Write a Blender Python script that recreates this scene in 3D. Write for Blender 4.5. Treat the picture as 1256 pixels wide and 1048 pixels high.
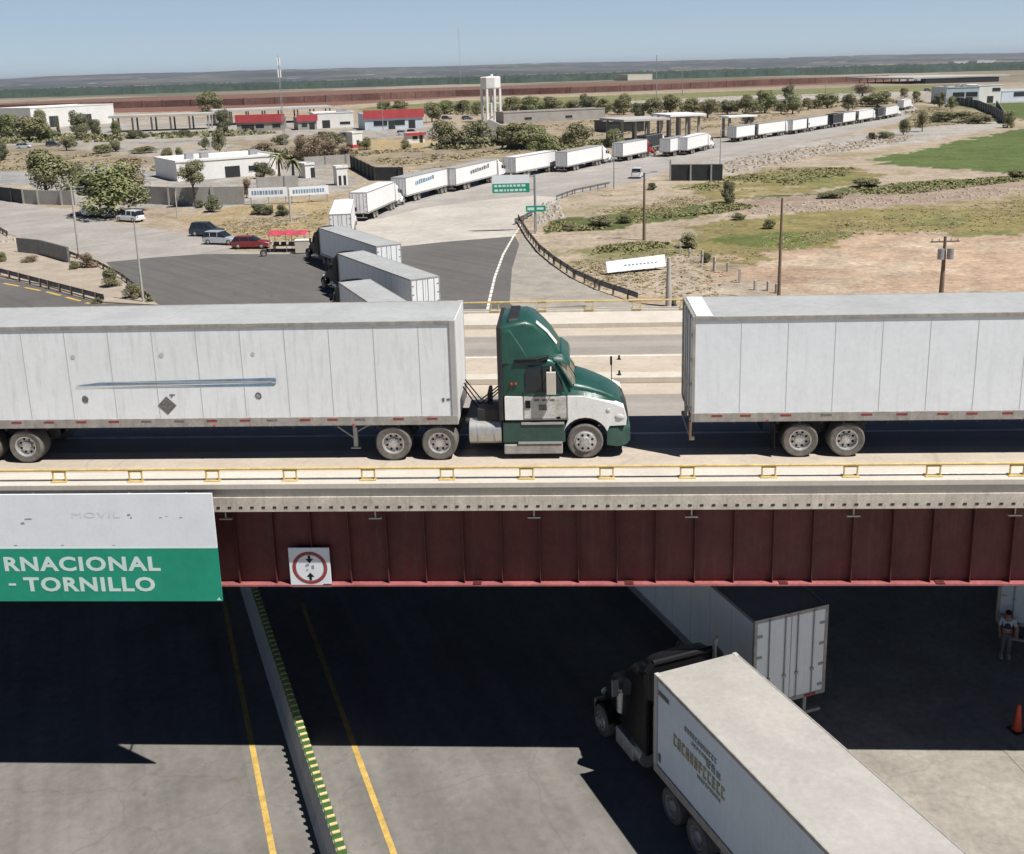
import bpy, bmesh, math, random
import numpy as np
from mathutils import Vector, Matrix
for o in list(bpy.data.objects): bpy.data.objects.remove(o)
S = bpy.context.scene; C = S.collection
# ---------------------------------------------------------------- camera
HG, HD, YAW = 20.083, 10.708, -0.0552       # camera over ground, over deck, bridge heading
ZD = HG-HD                                   # deck surface height
FPX, CYP, PIT, ROL = 1287.9, 410.9, .2475, .0275
_cp, _sp, _c, _s = math.cos(PIT), math.sin(PIT), math.cos(ROL), math.sin(ROL)
vF = Vector((0, _cp, -_sp)); _U = Vector((0, _sp, _cp)); _R = Vector((1, 0, 0))
vR = _R*_c-_U*_s; vU = _R*_s+_U*_c
cam = bpy.data.objects.new('camera', bpy.data.cameras.new('camera')); C.objects.link(cam)
cam.data.sensor_width = 36; cam.data.sensor_fit = 'HORIZONTAL'
cam.data.lens = FPX/1256*36; cam.data.shift_y = (CYP-524)/1256
cam.data.clip_start = .5; cam.data.clip_end = 40000
m = Matrix((vR, vU, -vF)).transposed().to_4x4(); m.translation = (0, 0, HG); cam.matrix_world = m
S.camera = cam
S.render.resolution_x = 1024; S.render.resolution_y = 854
# ---------------------------------------------------------------- light
SUNV = Vector((.49, -.315, 1)).normalized()
EL = math.asin(SUNV.z)
w = bpy.data.worlds.new('World'); S.world = w; w.use_nodes = True
nt = w.node_tree; bg = nt.nodes['Background']
sky = nt.nodes.new('ShaderNodeTexSky'); sky.sky_type = 'NISHITA'; sky.sun_disc = False
sky.sun_elevation = EL; sky.sun_rotation = math.atan2(SUNV.x, SUNV.y)
sky.altitude = 1100; sky.air_density = 1.0; sky.dust_density = .6; sky.ozone_density = 1.6
sky.air_density = 1.0
def _n(t, **k):
    x = nt.nodes.new(t)
    for a, v in k.items(): setattr(x, a, v)
    return x
tint = _n('ShaderNodeMix', data_type='RGBA', blend_type='MULTIPLY'); tint.inputs[0].default_value = 1; tint.inputs[7].default_value = (.22, .29, .45, 1)
nt.links.new(sky.outputs[0], tint.inputs[6])
tc = _n('ShaderNodeTexCoord'); sx = _n('ShaderNodeSeparateXYZ'); nt.links.new(tc.outputs['Generated'], sx.inputs[0])
cr = _n('ShaderNodeValToRGB'); nt.links.new(sx.outputs[2], cr.inputs[0])      # blue daylight haze hugging the horizon
e = cr.color_ramp.elements; e[0].position = 0.0; e[0].color = (7.6, 9.2, 10.3, 1); e[1].position = .30; e[1].color = (0, 0, 0, 1)
k_ = e.new(.035); k_.color = (6.2, 7.8, 9.0, 1); k_ = e.new(.085); k_.color = (5.1, 6.6, 8.0, 1)
ad = _n('ShaderNodeMix', data_type='RGBA', blend_type='ADD'); ad.inputs[0].default_value = 1
nt.links.new(tint.outputs[2], ad.inputs[6]); nt.links.new(cr.outputs[0], ad.inputs[7])
nt.links.new(ad.outputs[2], bg.inputs[0]); bg.inputs[1].default_value = .05
sl = bpy.data.lights.new('sun', 'SUN'); sl.energy = 5.0; sl.angle = math.radians(.5); sl.color = (1, .962, .91)
so = bpy.data.objects.new('sun', sl); C.objects.link(so)
so.rotation_euler = SUNV.to_track_quat('Z', 'Y').to_euler(); so.location = (40, -30, 90)
S.view_settings.view_transform = 'Standard'; S.view_settings.look = 'None'
S.view_settings.exposure = .22; S.view_settings.gamma = 1
S.render.engine = 'CYCLES'
S.cycles.max_bounces = 5; S.cycles.diffuse_bounces = 1; S.cycles.volume_bounces = 0

# ---------------------------------------------------------------- helpers
RND = random.Random(7)
def P(px, py, z=0.0):
    d = vF+vR*((px-628)/FPX)+vU*((CYP-py)/FPX)
    t = (z-HG)/d.z
    return Vector((0, 0, HG))+d*t
_cy, _sy = math.cos(YAW), math.sin(YAW)
def Dk(s, t, z=0): return Vector((s*_cy-t*_sy, s*_sy+t*_cy, z))

def mat(name, col, rough=.7, metal=0.0, var=.12, scale=2.0, streak=0.0, bump=0.0, col2=None, detail=None, emis=None, coat=0, spots=0.0, spec=None, wear=None, cracks=0):
    m = bpy.data.materials.new(name); m.use_nodes = True; n = m.node_tree.nodes; l = m.node_tree.links
    b = n['Principled BSDF']; b.inputs['Roughness'].default_value = rough; b.inputs['Metallic'].default_value = metal
    if coat: b.inputs['Coat Weight'].default_value = coat
    if spec is not None: b.inputs['Specular IOR Level'].default_value = spec
    geo = n.new('ShaderNodeNewGeometry')
    def noise(sc, vec=(1, 1, 1), det=4, r=.6):
        mp = n.new('ShaderNodeMapping'); mp.inputs['Scale'].default_value = vec
        l.new(geo.outputs['Position'], mp.inputs[0])
        t = n.new('ShaderNodeTexNoise'); t.inputs['Scale'].default_value = sc; t.inputs['Detail'].default_value = det
        t.inputs['Roughness'].default_value = r; l.new(mp.outputs[0], t.inputs['Vector']); return t.outputs[0]
    def rng(s, a, b_, c, d):
        r = n.new('ShaderNodeMapRange'); r.inputs[1].default_value = a; r.inputs[2].default_value = b_
        r.inputs[3].default_value = c; r.inputs[4].default_value = d; l.new(s, r.inputs[0]); return r.outputs[0]
    def mix(a, b_, f, mode='MULTIPLY'):
        x = n.new('ShaderNodeMix'); x.data_type = 'RGBA'; x.blend_type = mode
        for sock, v in ((x.inputs[0], f), (x.inputs[6], a), (x.inputs[7], b_)):
            if hasattr(v, 'links'): l.new(v, sock)
            elif isinstance(v, (int, float)): sock.default_value = v
            else: sock.default_value = (*v, 1)
        return x.outputs[2]
    base = tuple(col)
    if col2: base = mix(col, col2, rng(noise(scale*.7), .38, .62, 0, 1), 'MIX')
    if var:
        v = rng(noise(scale), .3, .7, 1-var, 1+var*.5)
        g = n.new('ShaderNodeCombineColor')
        for i in range(3): l.new(v, g.inputs[i])
        base = mix(base, g.outputs[0], 1.0)
        v2 = rng(noise(scale*9, det=2), .3, .7, 1-var*.6, 1+var*.4)
        g = n.new('ShaderNodeCombineColor')
        for i in range(3): l.new(v2, g.inputs[i])
        base = mix(base, g.outputs[0], 1.0)
    if streak:
        f = rng(noise(3.0, (2.2, 2.2, .22), 5, .7), .5, .78, 0, streak)
        base = mix(base, (.16, .13, .10), f, 'MIX')
    if spots:
        f = rng(noise(1.4, (1, 1, 1), 6, .75), .58, .7, 0, spots)
        base = mix(base, (.07, .065, .06), f, 'MIX')
    if wear:                                   # (angle, strength): tyre polished streaks along the road
        mp = n.new('ShaderNodeMapping'); mp.vector_type = 'TEXTURE'; mp.inputs['Rotation'].default_value = (0, 0, wear[0]); mp.inputs['Scale'].default_value = (33, .9, 1)
        l.new(geo.outputs['Position'], mp.inputs[0]); t = n.new('ShaderNodeTexNoise'); t.inputs['Scale'].default_value = 1.0; t.inputs['Detail'].default_value = 3
        l.new(mp.outputs[0], t.inputs['Vector'])
        base = mix(base, tuple(c_*.55 for c_ in col), rng(t.outputs[0], .5, .68, 0, wear[1]), 'MIX')
        base = mix(base, tuple(min(1, c_*1.35) for c_ in col), rng(t.outputs[0], .46, .3, 0, wear[1]*.8), 'MIX')
    if cracks:
        v = n.new('ShaderNodeTexVoronoi'); v.feature = 'DISTANCE_TO_EDGE'; v.inputs['Scale'].default_value = cracks
        ad = n.new('ShaderNodeVectorMath'); ad.operation = 'ADD'; t = n.new('ShaderNodeTexNoise'); t.inputs['Scale'].default_value = .8; t.inputs['Detail'].default_value = 4
        l.new(geo.outputs['Position'], t.inputs['Vector']); l.new(geo.outputs['Position'], ad.inputs[0]); l.new(t.outputs['Color'], ad.inputs[1]); l.new(ad.outputs[0], v.inputs['Vector'])
        base = mix(base, tuple(c_*.45 for c_ in col), rng(v.outputs[0], .010, .0, 0, .28), 'MIX')
    if hasattr(base, 'links'): l.new(base, b.inputs['Base Color'])
    else: b.inputs['Base Color'].default_value = (*base, 1)
    if var and metal < .5:
        l.new(rng(noise(scale*3), .3, .7, max(0, rough-.08), min(1, rough+.08)), b.inputs['Roughness'])
    if bump:
        bp = n.new('ShaderNodeBump'); bp.inputs['Strength'].default_value = bump; bp.inputs['Distance'].default_value = .02
        l.new(noise(scale*6, det=5), bp.inputs['Height']); l.new(bp.outputs[0], b.inputs['Normal'])
    return m
def glass(name='dark_glass', col=(.02, .028, .035)):
    return mat(name, col, .12, 0, 0)

class MB:
    def __init__(s): s.v = []; s.f = []; s.m = []
    def add(s, vs, fs, k=0):
        o = len(s.v); s.v += [tuple(v) for v in vs]; s.f += [tuple(i+o for i in f) for f in fs]; s.m += [k]*len(fs); return s
    def box(s, x0, x1, y0, y1, z0, z1, k=0):
        v = [(x, y, z) for z in (z0, z1) for y in (y0, y1) for x in (x0, x1)]
        return s.add(v, [(0, 2, 3, 1), (4, 5, 7, 6), (0, 1, 5, 4), (2, 6, 7, 3), (0, 4, 6, 2), (1, 3, 7, 5)], k)
    def cyl(s, a, b, r0, r1=None, n=12, k=0, caps=True):
        r1 = r0 if r1 is None else r1; a = Vector(a); b = Vector(b); d = (b-a).normalized()
        u = d.orthogonal().normalized(); w_ = d.cross(u)
        vs = []
        for p, r in ((a, r0), (b, r1)):
            for i in range(n):
                t = 2*math.pi*i/n; vs.append(p+u*(r*math.cos(t))+w_*(r*math.sin(t)))
        fs = [(i, (i+1) % n, n+(i+1) % n, n+i) for i in range(n)]
        if caps: fs += [tuple(range(n-1, -1, -1)), tuple(range(n, 2*n))]
        return s.add(vs, fs, k)
    def tube(s, pts, r, n=8, k=0):
        for a, b in zip(pts, pts[1:]): s.cyl(a, b, r, r, n, k)
        return s
    def lathe_y(s, c, prof, n=24, k=0):        # prof: (radius, y) around the y axis through c
        vs = []; c = Vector(c)
        for r, y in prof:
            for i in range(n):
                t = 2*math.pi*i/n; vs.append((c.x+r*math.cos(t), c.y+y, c.z+r*math.sin(t)))
        fs = []
        for j in range(len(prof)-1):
            for i in range(n):
                fs.append((j*n+i, j*n+(i+1) % n, (j+1)*n+(i+1) % n, (j+1)*n+i))
        return s.add(vs, fs, k)
    def lathe_z(s, c, prof, n=20, k=0):
        vs = []; c = Vector(c)
        for r, z in prof:
            for i in range(n):
                t = 2*math.pi*i/n; vs.append((c.x+r*math.cos(t), c.y+r*math.sin(t), c.z+z))
        fs = [(j*n+i, j*n+(i+1) % n, (j+1)*n+(i+1) % n, (j+1)*n+i) for j in range(len(prof)-1) for i in range(n)]
        return s.add(vs, fs, k)
    def loft(s, rings, k=0, caps=True):
        n = len(rings[0]); vs = [p for r in rings for p in r]
        fs = [(j*n+i, (j+1)*n+i, (j+1)*n+(i+1) % n, j*n+(i+1) % n) for j in range(len(rings)-1) for i in range(n)]
        if caps: fs += [tuple(range(n)), tuple(range(len(vs)-1, len(vs)-n-1, -1))]
        return s.add(vs, fs, k)
    def prof(s, pts, y0, y1, k=0, w=None):    # side profile (x,z) extruded over y
        n = len(pts)
        a = [(x, y0, z) for x, z in pts]; b = [(x, y1, z) for x, z in pts]
        fs = [(i, (i+1) % n, n+(i+1) % n, n+i) for i in range(n)]+[tuple(range(n-1, -1, -1)), tuple(range(n, 2*n))]
        return s.add(a+b, fs, k)
    def sph(s, c, r, n=10, m_=7, k=0, sc=(1, 1, 1)):
        vs = []; c = Vector(c)
        for j in range(m_+1):
            p = math.pi*j/m_
            for i in range(n):
                t = 2*math.pi*i/n
                vs.append((c.x+sc[0]*r*math.sin(p)*math.cos(t), c.y+sc[1]*r*math.sin(p)*math.sin(t), c.z+sc[2]*r*math.cos(p)))
        fs = [(j*n+i, (j+1)*n+i, (j+1)*n+(i+1) % n, j*n+(i+1) % n) for j in range(m_) for i in range(n)]
        return s.add(vs, fs, k)
    def build(s, name, mats, parent=None, loc=(0, 0, 0), rz=0, smooth=False, bevel=0, recalc=True):
        me = bpy.data.meshes.new(name); me.from_pydata(s.v, [], s.f)
        if not isinstance(mats, (list, tuple)): mats = [mats]
        for m_ in mats: me.materials.append(m_)
        me.polygons.foreach_set('material_index', s.m)
        if recalc:
            b = bmesh.new(); b.from_mesh(me); bmesh.ops.remove_doubles(b, verts=b.verts, dist=1e-5)
            bmesh.ops.recalc_face_normals(b, faces=b.faces); b.to_mesh(me); b.free()
        if smooth: me.shade_smooth() if hasattr(me, 'shade_smooth') else None
        o = bpy.data.objects.new(name, me); C.objects.link(o); o.location = loc; o.rotation_euler = (0, 0, rz)
        if smooth and smooth != 'all':
            try: me.set_sharp_from_angle(angle=math.radians(38))
            except Exception: pass
        if bevel:
            md = o.modifiers.new('bevel', 'BEVEL'); md.width = bevel; md.segments = 2; md.limit_method = 'ANGLE'
        if parent: o.parent = parent
        return o
def tag(o, label=None, cat=None, group=None, kind=None):
    if label: o['label'] = label
    if cat: o['category'] = cat
    if group: o['group'] = group
    if kind: o['kind'] = kind
    return o
def empty(name, loc=(0, 0, 0), rz=0, label=None, cat=None, group=None, parent=None):
    o = bpy.data.objects.new(name, None); C.objects.link(o); o.location = loc; o.rotation_euler = (0, 0, rz)
    o.empty_display_size = .3
    if parent: o.parent = parent
    return tag(o, label, cat, group)
def copy_tree(o, parent=None):
    c = o.copy(); C.objects.link(c); c.parent = parent
    for ch in [x for x in C.objects if x.parent == o]: copy_tree(ch, c)
    return c
_text = {}
def text(name, body, width, height, m_, parent, loc, rot, bold=.012, ext=.004, align='LEFT'):
    cu = bpy.data.curves.new('t', 'FONT'); cu.body = body; cu.size = 1; cu.offset = bold; cu.extrude = 0; cu.resolution_u = 3
    cu.space_character = 1.12
    o = bpy.data.objects.new('t', cu); C.objects.link(o)
    bpy.context.view_layer.update()
    me = bpy.data.meshes.new_from_object(o.evaluated_get(bpy.context.evaluated_depsgraph_get()))
    bpy.data.objects.remove(o)
    xs = [v.co.x for v in me.vertices]; ys = [v.co.y for v in me.vertices]
    sx = width/(max(xs)-min(xs)); sz = height/(max(ys)-min(ys)); x0 = min(xs); y0 = min(ys)
    for v in me.vertices: v.co = ((v.co.x-x0)*sx, (v.co.y-y0)*sz, 0)
    me.materials.clear(); me.materials.append(m_)
    me.name = name
    t = bpy.data.objects.new(name, me); C.objects.link(t); t.parent = parent; t.location = loc; t.rotation_euler = rot
    return t
def rring(x, w0, w1, zb, zt, r=.12, crown=.03, n=4):      # rounded section at station x
    pts = [(x, -w0, zb), (x, -(w0+w1)/2-.01, (zb+zt)/2)]
    r = min(r, (zt-zb)*.6, w1*.9)
    for i in range(n+1):
        a = math.pi/2*i/n
        pts.append((x, -w1+r-r*math.cos(a), zt-r+r*math.sin(a)))
    pts.append((x, 0, zt+crown))
    q = [(x_, -y, z) for x_, y, z in pts[-2::-1]]
    return pts+q

# ---------------------------------------------------------------- materials
M = {}
M['asphalt'] = mat('asphalt', (.205, .193, .175), .9, var=.22, scale=.35, bump=.3, spots=.5, wear=(1.95, .4), cracks=.22)
M['asphalt2'] = mat('asphalt_dark', (.128, .122, .115), .9, var=.14, scale=.1, bump=.2, spots=.15, wear=(2.3, .3), cracks=.12)
M['concrete_road'] = mat('road_concrete', (.50, .465, .415), .9, var=.18, scale=.12, bump=.2, spots=.3, wear=(.35, .2), cracks=.1)
M['queue_road'] = mat('queue_road', (.37, .345, .315), .9, var=.2, scale=.15, spots=.3, wear=(.9, .25), cracks=.1)
M['apron'] = mat('apron_concrete', (.35, .32, .275), .9, var=.25, scale=.5, bump=.3, spots=.4, cracks=.2)
M['deck'] = mat('deck_concrete', (.515, .445, .36), .85, var=.12, scale=.8, spots=.25, wear=(YAW, .22), cracks=.15)
M['lane'] = mat('deck_lane', (.34, .31, .28), .85, var=.12, scale=.6, wear=(YAW, .35))
M['kerb'] = mat('kerb_concrete', (.62, .57, .49), .8, var=.1, scale=1.2, streak=.15)
M['fascia'] = mat('fascia_concrete', (.62, .56, .48), .8, var=.22, scale=1.5, streak=.5)
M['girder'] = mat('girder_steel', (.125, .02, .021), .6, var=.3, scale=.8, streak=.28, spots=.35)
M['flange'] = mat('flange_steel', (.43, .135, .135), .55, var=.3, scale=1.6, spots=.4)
M['yellow'] = mat('yellow_paint', (.66, .49, .19), .6, var=.25, scale=3, streak=.3)
M['roadyellow'] = mat('road_yellow', (.62, .42, .11), .8, var=.3, scale=2.5, spots=.5)
M['roadwhite'] = mat('road_white', (.75, .72, .66), .8, var=.2, scale=1.5)
M['white'] = mat('trailer_white', (.87, .90, .91), .42, var=.05, scale=.8, streak=.24, bump=.2)
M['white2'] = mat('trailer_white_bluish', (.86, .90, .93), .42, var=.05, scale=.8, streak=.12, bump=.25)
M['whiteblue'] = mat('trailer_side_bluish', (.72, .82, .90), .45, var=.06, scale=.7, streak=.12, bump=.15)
M['farwhite'] = mat('far_trailer_white', (.88, .88, .87), .5, var=.04, scale=.5)
M['roof'] = mat('trailer_roof', (.45, .46, .46), .5, var=.12, scale=.5, streak=.15, bump=.25)
M['roofwarm'] = mat('trailer_roof_warm', (.45, .435, .405), .55, var=.12, scale=.7, bump=.35, streak=.12)
M['seamlight'] = mat('seam_pale', (.70, .70, .69), .6, var=0)
M['alu'] = mat('aluminium', (.55, .54, .52), .38, .6, var=.15, scale=4, streak=.3)
M['dirtyalu'] = mat('dirty_aluminium', (.42, .40, .37), .6, .2, var=.25, scale=4, streak=.5)
M['seam'] = mat('seam_grey', (.58, .57, .55), .6, var=0)
M['rubber'] = mat('tyre_rubber', (.055, .052, .05), .85, var=.3, scale=6)
M['dustyrubber'] = mat('dusty_tyre_rubber', (.17, .155, .14), .9, var=.3, scale=8)
M['rim'] = mat('rim_metal', (.62, .61, .60), .4, .5, var=.3, scale=9)
M['dark'] = mat('dark_chassis', (.028, .028, .03), .6, var=.3, scale=4)
M['black'] = mat('black_paint', (.010, .010, .012), .5, var=.1, spec=.25)
M['red_tape'] = mat('red_tape', (.30, .05, .045), .6, var=.2, scale=8)
M['green'] = mat('green_cab_paint', (.014, .078, .058), .4, var=.2, scale=2.5, coat=.15, streak=.12)
M['greendk'] = mat('green_cab_lower', (.035, .085, .07), .5, var=.2, scale=3, streak=.15)
M['cabwhite'] = mat('cab_white_paint', (.88, .88, .87), .42, var=.1, scale=2, coat=.1, streak=.2)
M['cabdirt'] = mat('cab_white_dirty', (.62, .60, .56), .5, var=.35, scale=2.2, streak=.2)
M['cabblue'] = mat('cab_blue_paint', (.05, .10, .17), .35, var=.1, coat=.3)
M['cabred'] = mat('cab_red_paint', (.35, .03, .03), .35, var=.1, coat=.3)
M['glass'] = glass()
M['glasslit'] = mat('windshield_glass', (.25, .23, .19), .15, var=.5, scale=1.5)
M['signgreen'] = mat('sign_green', (.012, .33, .21), .45, var=.1, scale=.5)
M['signwhite'] = mat('sign_white', (.86, .90, .94), .5, var=.05, scale=1.5, streak=.05)
M['letter'] = mat('letter_white', (.68, .86, .80), .5, var=.05)
M['signred'] = mat('sign_red', (.38, .05, .05), .5, var=.1)
M['signgrey'] = mat('sign_faded_grey', (.30, .35, .42), .6, var=.1)
M['galv'] = mat('galvanised_steel', (.38, .39, .40), .5, .4, var=.2, scale=3)
M['rail_shade_grey'] = mat('guardrail_and_wall_shade_grey', (.20, .205, .21), .6, .3, var=.3, scale=2)
M['pole'] = mat('pole_concrete', (.48, .45, .41), .8, var=.15, scale=1)
M['wood'] = mat('pole_wood', (.20, .15, .11), .85, var=.2, scale=3)
M['barrier'] = mat('barrier_concrete', (.40, .40, .40), .85, var=.15, scale=2, streak=.2)
M['refgreen'] = mat('paddle_green', (.10, .22, .06), .6, var=.2, scale=5)
M['refyellow'] = mat('paddle_cream', (.75, .62, .30), .6, var=.2, scale=5)
M['bwhite'] = mat('wall_white', (.80, .79, .76), .7, var=.08, scale=.3, streak=.12)
M['bcream'] = mat('wall_cream', (.62, .57, .48), .75, var=.1, scale=.3)
M['bgrey'] = mat('wall_grey_block', (.36, .345, .32), .85, var=.15, scale=.4, streak=.2)
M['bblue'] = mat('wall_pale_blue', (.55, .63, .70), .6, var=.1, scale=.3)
M['redfascia'] = mat('red_fascia', (.45, .06, .07), .6, var=.15, scale=.3)
M['canopy'] = mat('canopy_grey', (.50, .49, .47), .6, var=.15, scale=.2)
M['rust'] = mat('rust_steel', (.17, .082, .066), .9, var=.35, scale=.05, col2=(.215, .12, .095))
M['netting'] = mat('black_netting_and_wall_shade', (.035, .04, .045), .8, var=.3, scale=1)
M['trunk'] = mat('bark', (.11, .085, .06), .9, var=.3, scale=6)
M['leafA'] = mat('leaves_green', (.20, .21, .085), .7, var=.35, scale=.6, col2=(.29, .27, .14))
M['leafB'] = mat('leaves_olive', (.30, .275, .15), .75, var=.35, scale=.6, col2=(.18, .175, .085))
M['grassA'] = mat('grass_green', (.20, .21, .085), .85, var=.3, scale=.5, col2=(.28, .26, .12))
M['grassB'] = mat('grass_dry', (.30, .26, .13), .85, var=.3, scale=.5, col2=(.37, .30, .17))
M['leafC'] = mat('leaves_dark', (.12, .13, .065), .75, var=.35, scale=.6, col2=(.19, .19, .10))
M['leafR'] = mat('leaves_reddish', (.29, .24, .14), .8, var=.35, scale=.7, col2=(.27, .18, .13))
M['leafG'] = mat('leaves_bright', (.19, .23, .08), .7, var=.35, scale=.6, col2=(.28, .28, .13))
M['leafFar'] = mat('far_tree_belt', (.035, .06, .045), .9, var=.35, scale=.01)
M['orange'] = mat('cone_orange', (.60, .07, .03), .5, var=.1)
M['skin'] = mat('skin', (.36, .20, .13), .6, var=.05)
M['shirt'] = mat('pale_blue_shirt', (.50, .60, .72), .8, var=.1)
M['vest'] = mat('dark_vest', (.03, .035, .05), .8, var=.1)
M['trouser'] = mat('grey_trousers', (.16, .16, .17), .85, var=.1)
M['shoe'] = mat('pale_shoes', (.45, .44, .42), .7, var=.1)
M['carwhite'] = mat('car_white', (.75, .76, .77), .3, var=.03, coat=.5)
M['carsilver'] = mat('car_silver', (.55, .58, .61), .3, .3, var=.03, coat=.5)
M['carblue'] = mat('car_dark_blue', (.03, .04, .06), .3, var=.05, coat=.5)
M['carred'] = mat('car_red', (.22, .025, .025), .3, var=.08, coat=.5)
M['lamp'] = mat('headlight', (.75, .74, .7), .2, var=.1)
M['redcloth'] = mat('red_canopy_cloth', (.52, .06, .10), .8, var=.2, scale=2)
M['goldtext'] = mat('olive_gold_print', (.44, .41, .24), .6, var=.5, scale=7)
M['greentext'] = mat('dark_green_print', (.34, .44, .40), .6, var=.5, scale=7)
M['bluestripe'] = mat('faded_blue_stripe', (.20, .32, .45), .5, var=.35, scale=3)
M['patch'] = mat('grey_patch', (.20, .19, .18), .8, var=.5, scale=14)
M['dirt'] = mat('sand_island', (.40, .34, .27), .95, var=.2, scale=.5, bump=.4)

# ---------------------------------------------------------------- ground
def inpoly(x, y, poly):
    r = np.zeros(x.shape, bool); n = len(poly); j = n-1
    for i in range(n):
        xi, yi = poly[i][0], poly[i][1]; xj, yj = poly[j][0], poly[j][1]
        c = ((yi > y) != (yj > y)) & (x < (xj-xi)*(y-yi)/(yj-yi+1e-12)+xi)
        r ^= c; j = i
    return r
_rs = np.random.RandomState(3)
def wnoise(x, y, wl, seed, octs=4):
    rs = np.random.RandomState(seed); o = np.zeros_like(x); a = 1.0; tot = 0
    for k in range(octs):
        for q in range(4):
            t = rs.uniform(0, 2*np.pi); ph = rs.uniform(0, 6.28); f = 2*np.pi/(wl*rs.uniform(.7, 1.4))
            o += a*np.sin(f*(x*np.cos(t)+y*np.sin(t))+ph+1.3*np.sin(f*.6*(x*np.cos(t+1.3)+y*np.sin(t+1.3))+ph*2)); tot += a
        a *= .6; wl /= 2.3
    return o/tot*2
def fan(r0, r1, ratio, a0, a1, da):
    rs = [r0]
    while rs[-1] < r1: rs.append(rs[-1]*ratio)
    an = np.arange(a0, a1+da*.5, da)
    A, R = np.meshgrid(np.radians(an), np.array(rs)); return R*np.sin(A), R*np.cos(A)
def gridmesh(name, X, Y, Z, m_, cols=None, smooth=True):
    nr, nc = X.shape; me = bpy.data.meshes.new(name)
    co = np.stack([X, Y, Z], -1).reshape(-1, 3).astype(np.float32)
    i = np.arange(nr*nc).reshape(nr, nc)
    q = np.stack([i[:-1, :-1], i[:-1, 1:], i[1:, 1:], i[1:, :-1]], -1).reshape(-1, 4)
    me.vertices.add(len(co)); me.vertices.foreach_set('co', co.ravel())
    me.loops.add(q.size); me.loops.foreach_set('vertex_index', q.ravel().astype(np.int32))
    me.polygons.add(len(q)); me.polygons.foreach_set('loop_start', (np.arange(len(q))*4).astype(np.int32))
    me.polygons.foreach_set('loop_total', np.full(len(q), 4, np.int32))
    me.update(); me.validate()
    if me.polygons[0].normal.z < 0: me.flip_normals()
    if cols is not None:
        at = me.color_attributes.new('soil', 'FLOAT_COLOR', 'POINT')
        c4 = np.concatenate([cols.reshape(-1, 3), np.ones((len(co), 1))], 1).astype(np.float32)
        at.data.foreach_set('color', c4.ravel())
    me.materials.append(m_)
    if smooth: me.polygons.foreach_set('use_smooth', np.ones(len(q), bool))
    o = bpy.data.objects.new(name, me); C.objects.link(o); return o
def ground_material(name, nscale=.25, bump=.5):
    m_ = bpy.data.materials.new(name); m_.use_nodes = True; n = m_.node_tree.nodes; l = m_.node_tree.links
    b = n['Principled BSDF']; b.inputs['Roughness'].default_value = .95; b.inputs['Specular IOR Level'].default_value = .2
    a = n.new('ShaderNodeAttribute'); a.attribute_name = 'soil'
    g = n.new('ShaderNodeNewGeometry'); cur = a.outputs['Color']
    for sc, amp in ((nscale, .3), (nscale*6, .35), (nscale*.12, .22)):
        t = n.new('ShaderNodeTexNoise'); t.inputs['Scale'].default_value = sc; t.inputs['Detail'].default_value = 5; t.inputs['Roughness'].default_value = .7
        l.new(g.outputs['Position'], t.inputs['Vector'])
        r = n.new('ShaderNodeMapRange'); r.inputs[1].default_value = .3; r.inputs[2].default_value = .7
        r.inputs[3].default_value = 1-amp; r.inputs[4].default_value = 1+amp*.8; l.new(t.outputs[0], r.inputs[0])
        v = n.new('ShaderNodeVectorMath'); v.operation = 'SCALE'; l.new(cur, v.inputs[0]); l.new(r.outputs[0], v.inputs['Scale']); cur = v.outputs[0]
    v = n.new('ShaderNodeVectorMath'); v.operation = 'SCALE'; v.inputs['Scale'].default_value = .92; l.new(cur, v.inputs[0])
    l.new(v.outputs[0], b.inputs['Base Color'])
    if bump:
        t = n.new('ShaderNodeTexNoise'); t.inputs['Scale'].default_value = 1.2; t.inputs['Detail'].default_value = 6
        l.new(g.outputs['Position'], t.inputs['Vector'])
        bp = n.new('ShaderNodeBump'); bp.inputs['Strength'].default_value = bump; bp.inputs['Distance'].default_value = .3
        l.new(t.outputs[0], bp.inputs['Height']); l.new(bp.outputs[0], b.inputs['Normal'])
    return m_
SAND = (.43, .355, .27); SOIL = (.47, .345, .25); OLIVE = (.27, .23, .10); GRN = (.115, .155, .05); DKG = (.12, .14, .05)
LOT = (.40, .375, .34); DRY = (.42, .33, .19); SCRUB = (.33, .275, .205); ROAD = (.42, .395, .36)
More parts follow.
